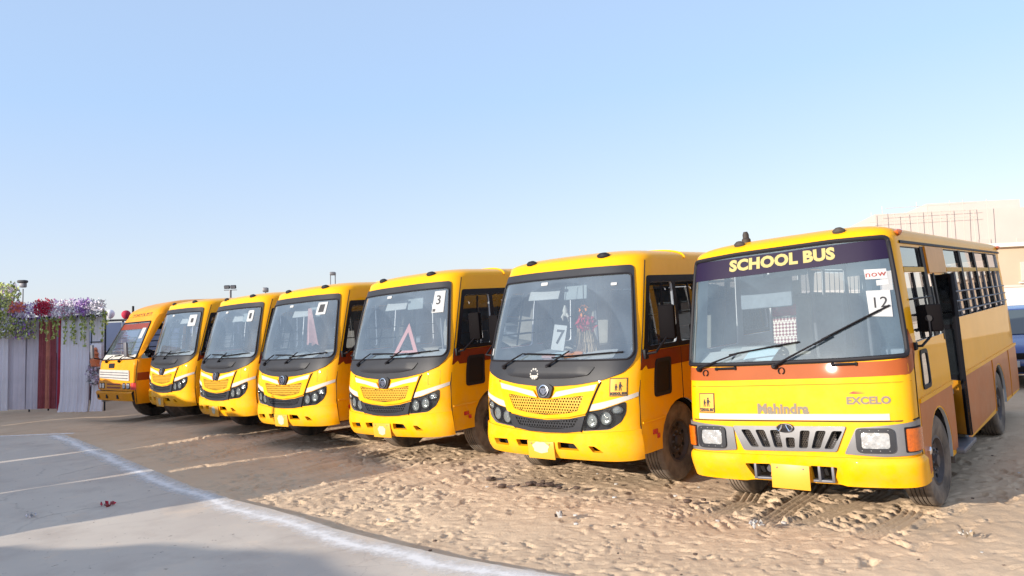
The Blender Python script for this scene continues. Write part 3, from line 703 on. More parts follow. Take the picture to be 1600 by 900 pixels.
    for x, z in ((-.3, .72), (-.12, .76), (.2, .74), (.38, .72)):
        rp = MB(); rp.box(S.O(x, z, -.07), (.12, .03, .09), M['steel'], Matrix.Rotation(x * 3, 3, 'Y'), .02); rp.build('radiator_fitting', gr)
    lat = MB(); lattice('grille_mesh', S, rect(-.42, .68, .42, .85), .02, .003, M['chassis'], gr, off=-.025, th=.004)
    em = MB(); T = Nat(S, -.02, .866, .02) @ Matrix.Diagonal((1, 1, .52, 1))
    em.lathe([(.078, -.02), (.08, .02), (.0005, .024)], M['black'], T, 28); em.lathe([(.08, .02), (.074, .03), (.068, .026)], M['chrome'], T, 28)
    for sgn in (1, -1): em.tube([T @ Vector((.028, sgn * .018, .060)), T @ Vector((.028, sgn * .026, .01)), T @ Vector((.028, sgn * .048, -.055))], .008, M['chrome'], 6)
    em.build('emblem', gr)
    for s, h in ((1, hl), (-1, hll)):
        ho = panel('headlight', S, h, M['silver'], root, off=.016, th=.03, du=.05)
        lu0, lu1 = (.60, .895) if s > 0 else (-.905, -.615)
        bz = panel('lamp_bezel', S, rect(lu0 - .005, .662, lu1 + .005, .872, .05), M['black_pl'], ho, [rect(lu0 + .035, .70, lu1 - .035, .835, .03)], off=.036, th=.03, du=.04)
        panel('lamp_lens', S, rect(lu0 + .03, .695, lu1 - .03, .84, .03), M['lens'], ho, off=.026, th=.02, du=.03, bulge=lambda u, v: .006 * math.sin(u * 55) * math.sin(v * 60))
        bl = MB()
        for a in np.linspace(lu0 + .04, lu1 - .04, 4):
            for vv in (.682, .853): bl.lathe([(.004, .0), (.004, .004), (.0005, .005)], M['silver'], Nat(S, a, vv, .034), 8)
        bl.build('bezel_screw', ho)
        iu = (.985, 1.15) if s > 0 else (-1.10, -.945)
        panel('indicator_bezel', S, rect(iu[0] - .012, .663, iu[1] + .012, .875, .01), M['black'], ho, off=.020, th=.02, du=.04)
        panel('indicator', S, rect(iu[0], .675, iu[1], .862, .012), M['amber'], ho, off=.036, th=.03, du=.03)
    # bumper
    def bb(u, v):
        a = abs(u); k = max(0, min(1, (a - .50 - (.62 - v) * -.35) / .06)); b = .03 * k * max(0, min(1, (.605 - v) / .02))
        return b + (.008 if (abs(a - .82) ** 2 + (v - .47) ** 2) < .045 ** 2 else 0)
    slots = [[(-.455, .525), (-.20, .53), (-.20, .375), (-.385, .37)], [(.165, .53), (.41, .525), (.355, .375), (.165, .375)]]
    bo = [(-1.205, .375), (-.6, .362), (.6, .362), (1.205, .375), (1.20, .618), (.5, .612), (-.5, .612), (-1.20, .618)]
    bmp = panel('bumper', S, bo, M['yellow'], root, [rnd(q, .02) for q in slots], off=.018, th=.05, du=.035, bulge=bb)
    panel('bumper_cavity', S, rect(-1.0, .36, 1.0, .60), M['dark'], bmp, off=-.14, th=.005, du=.12)
    for xs_, x0, x1 in (((-.36,), -.38, -.20), ((.24, .36), .18, .37)):
        br = MB()
        for x in xs_: br.box(S.O(x, .45, -.02), (.025, .10, .15), M['steel'], bev=.004)
        br.box(S.O((x0 + x1) / 2, .392, .02), (x1 - x0, .07, .022), M['steel'], bev=.004); br.build('tow_bracket', bmp)
    br = MB(); br.lathe([(.035, -.05), (.035, .02), (.0005, .02)], M['steel'], Nat(S, -.225, .46, -.03), 12); br.build('fog_lamp', bmp)
    pl = MB(); pl.box((0, 0, 0), (.355, .012, .225), M['plate'], bev=.004); n_ = pl.build('number_plate', root); plate_bolts(n_, .355, .225); n_.matrix_local = Matrix.Translation(Vector(S.O(-.02, .44, .06))) @ Matrix.Rotation(-.02, 4, 'X') @ Matrix.Rotation(.03, 4, 'Y')
    # right flank (doorway side)
    sb = MB(); sb.lathe([(.036, 0), (.036, .02), (.026, .03), (.0005, .034)], M['chrome'], Nat(S, 1.45, .60, .0), 16); sb.build('side_lamp', root)
    for s in (1, -1):
        f = (lambda p: p) if s > 0 else mir
        spans = [(1.30, 2.83), (3.46, S.u_of_y(7.05))] if s > 0 else [(1.30, S.u_of_y(7.05))]
        for a, b in spans:
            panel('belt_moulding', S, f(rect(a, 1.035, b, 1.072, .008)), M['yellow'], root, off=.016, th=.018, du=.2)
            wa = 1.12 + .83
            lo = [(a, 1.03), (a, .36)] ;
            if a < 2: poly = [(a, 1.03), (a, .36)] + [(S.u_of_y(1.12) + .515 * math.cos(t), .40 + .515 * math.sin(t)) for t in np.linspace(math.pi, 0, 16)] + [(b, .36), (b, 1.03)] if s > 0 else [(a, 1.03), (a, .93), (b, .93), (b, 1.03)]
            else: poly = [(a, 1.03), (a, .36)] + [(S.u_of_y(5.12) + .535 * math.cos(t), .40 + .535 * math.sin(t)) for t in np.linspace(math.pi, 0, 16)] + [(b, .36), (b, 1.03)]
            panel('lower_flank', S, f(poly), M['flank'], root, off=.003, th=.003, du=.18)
        sm = MB()
        for y in (4.61, 6.17): stube(sm, S, [(s * S.u_of_y(y), v) for v in (.36, .7, 1.03)], .007, M['orange'], .006)
        sm.build('panel_seam', root)
        qa = panel('quarter_window', S, f(rect(1.52, 1.125, 1.88, 1.48, .06)), M['gasket'], root, [f(rect(1.555, 1.16, 1.845, 1.445, .05))], off=.012, th=.015, du=.1)
        panel('pane', S, f(rect(1.555, 1.16, 1.845, 1.445, .05)), M['mirror'] if s > 0 else M['black'], qa, off=.003, th=.002, du=.1)
    # window frames, mullions and bars
    fr = MB()
    for u0, u1, a, b in [(2.42, 2.53, 1.56, 2.46), (2.80, 2.85, 1.50, 2.19), (3.43, 3.58, .42, 2.19), (4.50, 4.60, 1.68, 2.46), (5.55, 5.65, 1.68, 2.46), (6.62, 6.72, 1.68, 2.46)]:
        q = panel('window_pillar', S, rect(u0 - .02, a, u1 + .01, b), M['black'], root, off=.004, th=.02, du=.08)
    for a, b in [(1.30, 2.42)] + back:
        mr = panel('window_rail', S, rect(a, 2.205, b, 2.25), M['lattice'], root, off=.004, th=.03, du=.15)
    panel('gutter', S, rect(1.25, 2.475, S.u_of_y(7.05), 2.50), M['black'], root, off=.012, th=.014, du=.2)
    panel('gutter', S, mir(rect(1.25, 2.475, S.u_of_y(7.05), 2.50)), M['black'], root, off=.012, th=.014, du=.2)
    panel('destination_board', S, rect(2.56, 2.19, 3.45, 2.465, .01), M['orange'], root, off=.02, th=.03, du=.15)
    for a, b in back:
        w = panel('side_window', S, rect(a + .01, 1.70, b - .01, 2.2), M['reflglass'], root, off=-.02, th=0, du=.3)
        k = MB(); m_ = (a + b) / 2; stube(k, S, [(m_, 1.68), (m_, 2.2)], .016, M['steel'], -.01)
        k.build('window_mullion', w)
        k = MB()
        for v in (1.75, 1.86, 1.97): stube(k, S, [(a - .05, v), (m_, v), (b + .05, v)], .010, M['steel'], .018)
        k.build('guard_bar', w)
        panel('transom_window', S, rect(a + .01, 2.26, b - .01, 2.45), M['reflglass'], root, off=-.02, th=0, du=.3)
        panel('side_window', S, mir(rect(a + .01, 1.69, b - .01, 2.45)), M['sideglass'], root, off=-.02, th=0, du=.3)
        k = MB(); 
        for v in (1.75, 1.86, 1.97): stube(k, S, [(-a, v), (-b, v)], .010, M['steel'], .0)
        for t in (.25, .5, .75): stube(k, S, [(-a - (b - a) * t, 1.68), (-a - (b - a) * t, 2.45)], .014, M['black'], -.01)
        k.build('guard_bar', root)
    w = panel('side_window', S, rnd([(1.32, 2.2), (2.41, 2.2), (2.41, 1.57), (1.43, 1.57)], .02), M['reflglass'], root, off=-.02, th=0, du=.2)
    k = MB(); stube(k, S, [(1.95, 1.57), (1.92, 2.2)], .014, M['black'], -.01); 
    for v in (1.66, 1.80, 1.95): stube(k, S, [(1.42, v), (2.45, v)], .010, M['black'], .018)
    k.build('guard_bar', w)
    panel('transom_window', S, rnd([(1.27, 2.44), (2.41, 2.44), (2.41, 2.26), (1.32, 2.26)], .02), M['reflglass'], root, off=-.02, th=0, du=.2)
    panel('side_window', S, mir(rect(1.46, 1.61, 2.39, 2.44)), M['clear'], root, off=-.02, th=0, du=.3)
    panel('rear_window', S, rect(S.U - .84, 1.71, S.U - .03, 2.39, .06), M['sideglass'], root, off=-.01, th=0, du=.3)
    # doorway: two folded leaves, step
    for nm, x0, y0, x1, y1 in (('door', 1.03, 2.50, 1.10, 2.30), ('door', 1.10, 2.285, .88, 2.45)):
        d = MB(); a = Vector((x0, y0, .45)); b = Vector((x1, y1, .45)); w = (b - a); L_ = w.length; rz = math.atan2(w.y, w.x); Rm = Matrix.Rotation(rz, 3, 'Z'); c = (a + b) / 2
        d.box(c + Vector((0, 0, .28)), (L_, .03, .58), M['orange'], Rm, .006)
        for q in (-1, 1): d.box(c + Rm @ Vector((q * (L_ / 2 - .02), 0, .85)), (.04, .035, 1.72), M['black'], Rm, .004)
        for z in (.60, 1.15, 1.70): d.box(c + Vector((0, 0, z)), (L_ - .05, .03, .05), M['black'], Rm)
        o = d.build(nm, root)
        g2 = MB(); g2.box(c + Vector((0, 0, 1.15)), (L_ - .06, .006, 1.1), M['sideglass'], Rm); g2.build('door_glass', o)
    stp = MB(); stp.box((.98, 2.15, .36), (.26, .72, .05), M['steel'], bev=.012); stp.box((.80, 2.15, .62), (.3, .62, .04), M['chassis'], bev=.01); stp.box((.70, 2.15, .48), (.03, .62, .28), M['chassis']); stp.build('step', root)
    gb = MB(); gb.tube([(.94, 1.95, .7), (.93, 1.95, 1.5), (.9, 1.98, 2.1)], .016, M['chrome']); gb.build('grab_pole', root)
    mf = MB(); mf.tube([(.93, 1.68, .30), (.93, 1.66, .55), (.93, 1.55, .80)], .05, M['chassis'], 8); mf.box((.93, 1.70, .40), (.2, .02, .28), M['rubber']); mf.build('mud_flap', root)
    # mirror
    for s in (1, -1):
        a = MB(); p0 = Vector(S.O(s * 1.33, 1.53, 0)); c = Vector((s * 1.14, .74, 1.765))
        a.box(p0, (.05, .08, .07), M['black'], bev=.01); a.tube([p0, p0 + Vector((s * .06, .02, .0)), Vector((s * 1.14, .68, 1.60)), c + Vector((0, -.04, -.02))], .012, M['black'], 8)
        a.tube([c + Vector((0, -.05, 0)), c + Vector((0, -.02, 0))], .03, M['gasket'], 10)
        arm = a.build('mirror_arm', root)
        b = MB(); b.box((0, 0, 0), (.21, .06, .25), M['mirror_back'], bev=.026); h = b.build('mirror', arm); h.matrix_local = Matrix.Translation(c) @ Matrix.Rotation(s * .1, 4, 'Z')
        gg = MB(); gg.box((0, 0, 0), (.18, .006, .22), M['mirror']); k = gg.build('mirror_glass', arm); k.matrix_local = Matrix.Translation(c + Vector((0, .032, 0))) @ Matrix.Rotation(s * .1, 4, 'Z')
    wiper(root, S, (-.88, 1.425), (-.45, 1.56), (.15, 1.645), (-.55, 1.555))
    wiper(root, S, (-.09, 1.43), (.45, 1.68), (.955, 1.915), (.28, 1.615))
    for u in (.44, -.69):
        v = MB(); stube(v, S, [(u, 1.425), (u + .2, 1.425)], .013, M['black'], .02)
        for q in (0, .2): v.box(S.O(u + q, 1.425, .01), (.02, .03, .03), M['black'])
        v.build('wash_handle', root)
    hs_ = MB()
    for u in (-.86, -.08): hs_.tube([S.O(u + .05 + .028 * math.cos(t), 1.385 + .03 * math.sin(t), .015) for t in np.linspace(-1.2, 4.2, 14)], .005, M['black'], 5)
    hs_.build('washer_hose', root)
    # stickers on the windscreen
    p = panel('number_sticker', S, [(.775, 2.062), (.975, 2.052), (.975, 1.815), (.785, 1.835)], M['paper'], root, off=.004, th=.001, du=.06); stext('lettering', S, '12', .878, 1.945, .135, M['ink'], p, off=.008, bold=.0, sx=1.05)
    p = panel('permit_sticker', S, [(.775, 2.255), (.965, 2.245), (.968, 2.155), (.782, 2.165)], M['paper'], root, off=.004, th=.001, du=.06); stext('lettering', S, 'now', .87, 2.205, .075, M['red_ink'], p, off=.008, sx=1.3)
    panel('permit_sticker', S, rect(.87, 2.10, .972, 2.148), M['paper'], root, off=.004, th=.001, du=.06)
    interior(root, S, 1.42, .98, y0=2.0, pole_y=(1.6, 3.0), floor=.90)
    sc = MB(); sc.box((-.42, .95, 2.16), (.56, .05, .36), M['seat'], Matrix.Rotation(-.15, 3, 'X'), .02); sc.tube([(-.42, .95, 2.3), (-.42, 1.0, 2.6)], .015, M['black']); sc.build('ceiling_screen', root)
    rv = MB(); rv.box((-.05, .62, 2.33), (.38, .03, .10), M['dash'], bev=.012); rv.tube([(-.05, .62, 2.36), (-.05, .62, 2.6)], .01, M['black']); rv.build('inner_mirror', root)
    vz = MB(); vz.box((.62, .75, 2.28), (.30, .02, .13), M['paper'], Matrix.Rotation(-.3, 3, 'X'), .008); vz.build('sun_visor', root)
    dk = MB(); dk.box((-.62, .80, 1.50), (.50, .36, .20), M['dash'], bev=.04); dk.build('instrument_cowl', root)
    underbody(root, S, 1.12, 5.12); wheel_wells(root, S, (1.12, 5.12), .50)
    for s in (1, -1): add_wheel(root, s * .89, 1.12, steer=-.06); add_wheel(root, s * .90, 5.12, dual=True)
    return root
# ------------------------------------------------------------------ the old low-fronted bus at the far end
SO = oldbus()
def make_old_bus():
    S = SO; root = empty('school_bus'); yel = M['orange_bus']
    gl = rnd([(-.80, 2.13), (.87, 2.11), (.97, 1.345), (-.97, 1.345)], .05)
    wins = [(1.17, 1.95)] + [(2.05 + .85 * k, 2.82 + .85 * k) for k in range(5)]
    arch = rnd([(1.06, 1.34), (1.95, 1.34), (1.95, 2.2), (1.35, 2.2), (1.16, 2.1)], .08)
    holes = [gl, arch, mir(arch)] + [rect(a, 1.34, b, 2.12, .03) for a, b in wins[1:]] + [mir(rect(a, 1.34, b, 2.12, .03)) for a, b in wins[1:]]
    out = body_outline(S, .70, 1.0, .42, [(1.12, .46), (4.5, .46)])
    panel('body', S, out, yel, root, holes, off=0, th=.03, du=.09, m_in=M['inner'], flat_u=1.5)
    roof(root, S, yel)
    panel('windscreen', S, gl, M['glass'], root, off=0, th=0, du=.12)
    gk = MB(); gk.tube([S.O(u, v, .004) for u, v in densify(gl, .1)], .016, M['gasket'], 6, True); gk.build('windscreen_gasket', root)
    panel('sun_strip', S, rnd([(-.78, 2.10), (.85, 2.08), (.875, 1.96), (-.80, 1.98)], .02), M['redside'], root, off=.005, th=.001, du=.1)
    panel('white_sill', S, [(-.94, 1.455), (.94, 1.43), (.96, 1.355), (-.96, 1.355)], M['white'], root, off=.006, th=.001, du=.1)
    panel('number_sticker', S, [(.60, 1.98), (.80, 1.975), (.80, 1.76), (.62, 1.76)], M['paper'], root, off=.007, th=.001, du=.1)
    stext('lettering', S, 'SCHOOL BUS', .04, 2.285, .125, M['brow_ink'], root, off=.005, shear=.25, sx=1.55, bold=.003)
    for s in (1, -1):
        f = (lambda p: p) if s > 0 else mir
        b = rnd([(1.16, 1.96), (2.0, 1.96), (S.u_of_y(6.1), 1.96), (S.u_of_y(6.1), 2.235), (1.35, 2.235), (1.20, 2.12)], .03)
        bd = panel('name_band', S, f(b), M['black'], root, off=.004, th=.004, du=.15)
        if s > 0: stext('lettering', S, 'SCHOOL BUS', 2.05, 2.10, .19, M['white'], bd, off=.007, sx=1.5, bold=.004)
        panel('red_stripe', S, f(rect(1.06, .90, S.u_of_y(6.1), 1.06)), M['redside'], root, off=.003, th=.002, du=.15)
        for a, c in wins[1:]:
            w = panel('side_window', S, f(rect(a + .01, 1.35, c - .01, 2.0)), M['sideglass'], root, off=-.02, th=0, du=.3)
        k = MB()
        for v in (1.45, 1.57, 1.69, 1.81): stube(k, S, [(s * 1.10, v), (s * 1.95, v)], .012, M['black'], -.02)
        stube(k, S, [(s * 1.55, 1.34), (s * 1.55, 2.0)], .018, M['black'], -.02); k.build('window_bar', root)
        dg = MB(); stube(dg, S, [(s * 1.03, v) for v in (.44, .8, 1.32)], .006, M['dark'], .001); dg.build('door_gap', root)
        m = MB(); p = Vector(S.O(s * .97, 1.36, 0)); m.tube([p, p + Vector((s * .04, -.16, .04)), p + Vector((s * .04, -.2, .1))], .014, M['black']); arm = m.build('mirror_arm', root)
        h = MB(); h.box(p + Vector((s * .04, -.2, .19)), (.15, .05, .30), M['steel'], bev=.02); h.build('mirror', arm)
    sil = panel('grille', S, rnd([(-.90, 1.145), (.83, 1.115), (.86, .90), (-.85, .965)], .02), M['silver_old'], root, off=.02, th=.03, du=.1)
    sl = MB()
    for v in (.98, 1.04, 1.09): stube(sl, S, [(-.8, v), (.8, v - .03)], .010, M['steel'], .022)
    sl.build('grille_bar', sil)
    panel('vent', S, rect(-.35, 1.17, -.02, 1.27, .02), M['black'], root, off=.008, th=.01, du=.1)
    lw = panel('lamp_panel', S, rnd([(-.95, .905), (1.0, .88), (1.0, .69), (-.95, .71)], .02), yel, root, off=.012, th=.03, du=.08)
    for u in (-.76, -.58, .62, .82):
        panel('headlight', S, rect(u - .08, .735, u + .08, .86, .03), M['black'], lw, off=.016, th=.01, du=.08); panel('lamp_lens', S, rect(u - .065, .75, u + .065, .845, .03), M['lens'], lw, off=.024, th=.012, du=.06)
    for v in (.76, .83):
        k = panel('slot', S, rect(-.38, v - .018, .42, v + .018, .01), M['redside'], lw, off=.015, th=.004, du=.1)
    for s in (1, -1): panel('indicator', S, rect(.93, .72, 1.04, .86, .01) if s > 0 else mir(rect(.93, .72, 1.04, .86, .01)), M['redlens'], root, off=.02, th=.02, du=.05)
    b = MB(); n = 12; vs = []
    for i in range(n + 1):
        u = -1.0 + 2.0 * i / n
        for dv, o in ((.50, .0), (.50, .07), (.66, .09), (.685, .05), (.685, 0)): vs.append(S.O(u, dv, o))
    b.add(vs, [(i * 5 + k, i * 5 + k + 1, i * 5 + 6 + k, i * 5 + 5 + k) for i in range(n) for k in range(4)], yel); bo = b.build('bumper', root)
    sl = MB()
    for u in (-.72, -.2, .42): sl.box(S.O(u, .585, .085), (.08, .02, .08), M['dark'], bev=.006)
    sl.build('bumper_slot', bo)
    wiper(root, S, (-.5, 1.30), (-.2, 1.40), (.2, 1.42), (-.2, 1.41)); wiper(root, S, (.25, 1.30), (.5, 1.40), (.82, 1.42), (.4, 1.41))
    interior(root, S, 1.34, .9, y0=2.0, floor=.9); underbody(root, S, 1.12, 4.5)
    for s in (1, -1): add_wheel(root, s * .87, 1.12); add_wheel(root, s * .88, 4.5)
    return root
M['brow_ink'] = mat('brow_lettering', (.10, .018, .012), .7)
M['silver_old'] = mat('dull_silver', (.50, .48, .45), .5, var=.2, vscale=8)
M['orange_bus'] = mat('faded_orange_paint', (.76, .30, .004), .5, spec=.1, coat=.25, var=.15, vscale=3, rvar=.15)
# ------------------------------------------------------------------ where the buses stand
K = 1.06
BUS = {  # location, yaw, tilt x, tilt y, scale
    'seven': ((.287, 8.619, -1.979), -.7108, .0116, .0072, K), 'three': ((-1.893, 10.756, -1.912), -.7112, -.0014, -.0091, K),
    'scarf': ((-3.892, 12.576, -1.872), -.6972, .0023, -.0024, K), 'narrow': ((-5.806, 14.552, -1.823), -.7542, -.0024, .0055, K),
    'last': ((-7.847, 16.677, -1.732), -.7532, .0018, .0154, K), 'old': ((-9.806, 18.354, -1.844), -.757, 0, 0, 1.14), 'big': ((2.462, 7.001, -2.079), -.6947, -.0122, -.0167, 1.0)}
def bus_mat(k):
    loc, yaw, tx, ty, s = BUS[k]
    rv = Vector((tx, ty, 0)); r = Matrix.Rotation(rv.length, 4, rv.normalized()) if rv.length > 1e-6 else Matrix.Identity(4)
    return Matrix.Translation(loc) @ r @ Matrix.Rotation(yaw, 4, 'Z') @ Matrix.Scale(s, 4)
def base(x, y):
    s = (x - .287) * .75 - (y - 8.619) * .661
    return -1.98 - .0217 * 22 * np.tanh(s / 22)
def ground(x, y):
    x = np.asarray(x, float); y = np.asarray(y, float); b = base(x, y); W = 0; D = 0
    for k in BUS:
        m = bus_mat(k); mi = m.inverted(); lx = mi[0][0] * x + mi[0][1] * y + mi[0][2] * -1.9 + mi[0][3]; ly = mi[1][0] * x + mi[1][1] * y + mi[1][2] * -1.9 + mi[1][3]
        z = m[2][3] + m[2][0] * lx + m[2][1] * ly
        dx = np.maximum(0, np.abs(lx) - 1.0); dy = np.maximum(0, np.maximum(.5 - ly, ly - 5.6)); d2 = dx * dx + dy * dy
        w = np.exp(-d2 / .55); W = W + w; D = D + w * (z - b)
    return b + D / np.maximum(1, W)
def gz(x, y): return float(ground(x, y))
def vnoise(x, y, sc, seed):
    X = x * sc; Y = y * sc; xi = np.floor(X).astype(np.int64); yi = np.floor(Y).astype(np.int64); fx = X - xi; fy = Y - yi
    fx = fx * fx * (3 - 2 * fx); fy = fy * fy * (3 - 2 * fy)
    def h(a, b):
        n = (a * 374761393 + b * 668265263 + seed * 974711) & 0x7fffffff; n = ((n ^ (n >> 13)) * 1274126177) & 0x7fffffff
        return ((n ^ (n >> 16)) & 0xffff) / 65535.
    return (h(xi, yi) * (1 - fx) + h(xi + 1, yi) * fx) * (1 - fy) + (h(xi, yi + 1) * (1 - fx) + h(xi + 1, yi + 1) * fx) * fy

# ------------------------------------------------------------------ slab edge, sand, slab, chalk line
EDGE = [(-9.37, 15.53), (-7.64, 13.6), (-6.24, 11.98), (-5.16, 10.75), (-4.26, 9.71), (-3.47, 8.91), (-2.84, 8.36), (-2.26, 7.8), (-1.91, 7.43), (-1.33, 6.92), (-.7, 6.4), (-.16, 6.02), (.7, 5.45), (1.9, 4.75), (4, 3.6), (9, 1.2)]
SLAB = [(-30, 19.5), (-18, 17.2), (-12, 16.0)] + EDGE + [(9, -12), (-30, -12)]
def seg_dist(x, y, pl):
    d = np.full(np.shape(x), 1e9)
    for (a, b), (c, e) in zip(pl, pl[1:]):
        vx, vy = c - a, e - b; t = np.clip(((x - a) * vx + (y - b) * vy) / (vx * vx + vy * vy), 0, 1)
        d = np.minimum(d, np.hypot(x - a - t * vx, y - b - t * vy))
    return d
def axis(lo, hi, fine_lo, fine_hi, st, g):
    a = list(np.arange(fine_lo, fine_hi, st)); s = st; x = a[-1]
    while x < hi: s *= g; x += s; a.append(x)
    s = st; x = a[0]; pre = []
    while x > lo: s *= g; x -= s; pre.append(x)
    return np.array(pre[::-1] + a)
def sand():
    xs = axis(-900, 900, -6.2, 6.2, .021, 1.045); ys = axis(-60, 1500, 5.0, 13.5, .021, 1.02)
    X, Y = np.meshgrid(xs, ys); Z = ground(X, Y) - .03
    inside = pip(SLAB, X.ravel(), Y.ravel()).reshape(X.shape); ed = seg_dist(X, Y, SLAB[:3] + EDGE)
    sd = np.where(inside, -ed, ed); amp = np.clip((sd + .05) / .5, 0, 1)
    near = np.clip(1.4 - np.hypot(X - 1, Y - 8) / 30, 0.0, 1)
    n = (vnoise(X, Y, .55, 1) - .5) * .05 + (vnoise(X, Y, 1.7, 2) - .5) * .022 + (vnoise(X, Y, 4.6, 3) - .5) * .009 + (vnoise(X, Y, 11, 4) - .5) * .009 + (vnoise(X * .8 + Y * .4, Y * 1.5 - X * .5, 21, 5) - .5) * .008
    H = n * near
    def win(cx, cy, r):
        i0, i1 = np.searchsorted(xs, [cx - r, cx + r]); j0, j1 = np.searchsorted(ys, [cy - r, cy + r]); return slice(j0, j1), slice(i0, i1)
    def patch(cx, cy, r, fn):
        w = win(cx, cy, r); H[w] += fn(X[w] - cx, Y[w] - cy)
    rs = np.random.RandomState(11)
    for k in range(13000):
        cx, cy = rs.uniform(-7, 6.5), rs.uniform(5.2, 15)
        if rs.rand() > math.exp(-((cx - .0) / 6) ** 2) * (.18 + .82 * (vnoise(np.array([cx]), np.array([cy]), .8, 31)[0] > .5)): continue
        a = rs.normal(-.25, .45) if rs.rand() < .72 else rs.uniform(0, 3.1); L_, w_ = rs.uniform(.022, .085), rs.uniform(.012, .026); dp = rs.uniform(.006, .018) * (2.0 if cx - .3 * cy < -3.6 else 1); ca, sa = math.cos(a), math.sin(a)
        def f(dx, dy):
            p = (dx * ca + dy * sa) / L_; q = (-dx * sa + dy * ca) / w_; r2 = p * p + q * q
            return -dp * np.exp(-r2 * r2) + dp * .5 * np.exp(-((p * .8) ** 2 + (q - 1.5) ** 2 * 1.6))
        patch(cx, cy, .3, f)
    for k in range(70):   # trodden shoe prints
        cx, cy = rs.uniform(-4, 6), rs.uniform(5.4, 12); a = rs.normal(.75, .5); ca, sa = math.cos(a), math.sin(a)
        for st in range(3):
            ox, oy = cx + ca * .62 * st - sa * .09 * (-1) ** st, cy + sa * .62 * st + ca * .09 * (-1) ** st
            def f(dx, dy):
                p = dx * ca + dy * sa; q = -dx * sa + dy * ca; w_ = .045 + .012 * np.cos(p * 22)
                r = np.maximum(np.abs(p) / .135, np.abs(q) / w_); return -.014 * (r < 1) * (1 + .25 * np.sign(np.sin(p * 160))) + .008 * np.exp(-((r - 1.18) / .14) ** 2)
            patch(ox, oy, .35, f)
    # tyre tracks pressed in front of the tall bus
    TR = (([(3.30, 8.6), (3.02, 8.14), (2.62, 7.68), (2.38, 7.38), (2.16, 7.12)], .14), ([(3.75, 8.0), (3.36, 7.62), (2.83, 7.28), (2.5, 7.05), (2.1, 6.90)], .13), ([(3.66, 7.25), (3.5, 7.05), (3.22, 6.80), (2.85, 6.52)], .13), ([(2.6, 8.6), (2.3, 8.0), (1.9, 7.6), (1.5, 7.35)], .12))
    for tr, w_ in TR:
        for k in range(34):   # lug prints beside each track
            i = int(rs.rand() * (len(tr) - 1)); a, b = tr[i]; c, e = tr[i + 1]; q = rs.uniform(-.75, .75); s = rs.rand()
            ang = math.atan2(e - b, c - a) + 1.25 + rs.normal(0, .15); ca, sa = math.cos(ang), math.sin(ang); ln = rs.uniform(.07, .17)
            patch(a + (c - a) * s - (e - b) * q, b + (e - b) * s + (c - a) * q, .35, lambda dx, dy: -.022 * np.exp(-((dx * ca + dy * sa) / ln) ** 4 - ((-dx * sa + dy * ca) / .018) ** 2) + .014 * np.exp(-((dx * ca + dy * sa) / ln) ** 4 - ((-dx * sa + dy * ca - .035) / .02) ** 2))
    for k in range(110):   # old wheel ruts running in under the buses
        cx = rs.uniform(-9.5, -1); cy = 10.6 - .86 * (cx + 1.5) + rs.uniform(-1.8, .9); ang = .75 + rs.normal(0, .28); ca, sa = math.cos(ang), math.sin(ang); ln = rs.uniform(.5, 1.2); dp = rs.uniform(.012, .03) if rs.rand() < .4 else rs.uniform(.004, .012)
        w = win(cx, cy, 1.4); dx, dy = X[w] - cx, Y[w] - cy; t = dx * ca + dy * sa; q = -dx * sa + dy * ca + .08 * np.sin(t * 2)
        H[w] += np.exp(-(t / ln) ** 4) * (-dp * np.exp(-(q / .075) ** 4) * (1 + .3 * np.cos(t * 60)) + dp * .8 * np.exp(-((np.abs(q) - .11) / .035) ** 2))
    for tr, w_ in TR:
        for (a, b), (c, e) in zip(tr, tr[1:]):
            L_ = math.hypot(c - a, e - b); ux, uy = (c - a) / L_, (e - b) / L_; w = win((a + c) / 2, (b + e) / 2, L_ / 2 + .35)
            dx, dy = X[w] - a, Y[w] - b; t = dx * ux + dy * uy; q = -dx * uy + dy * ux
            on = ((t > 0) & (t <= L_)); m = on * np.clip((w_ - np.abs(q)) / .02, 0, 1)
            H[w] = H[w] * (1 - m * .9) + m * (-.020 + .014 * np.cos(q / w_ * math.pi * 4)) + on * np.exp(-((np.abs(q) - w_ - .03) / .025) ** 2) * .014
    Z = Z + H * amp; Z = np.where(inside, base(X, Y) - .02, Z - .012 * np.exp(-(sd / .12) ** 2))
    nx, ny = len(xs), len(ys); V = np.stack([X, Y, Z], -1).reshape(-1, 3)
    idx = np.arange(nx * ny).reshape(ny, nx); F = np.stack([idx[:-1, :-1], idx[:-1, 1:], idx[1:, 1:], idx[1:, :-1]], -1).reshape(-1, 4)
    me = bpy.data.meshes.new('sand'); me.vertices.add(len(V)); me.vertices.foreach_set('co', V.ravel()); me.loops.add(F.size); me.loops.foreach_set('vertex_index', F.ravel())
    me.polygons.add(len(F)); me.polygons.foreach_set('loop_start', np.arange(0, F.size, 4)); me.polygons.foreach_set('loop_total', np.full(len(F), 4)); me.polygons.foreach_set('use_smooth', np.ones(len(F), bool))
    me.update(calc_edges=True); me.materials.append(M['sand']); o = link('sand', me); o['kind'] = 'structure'
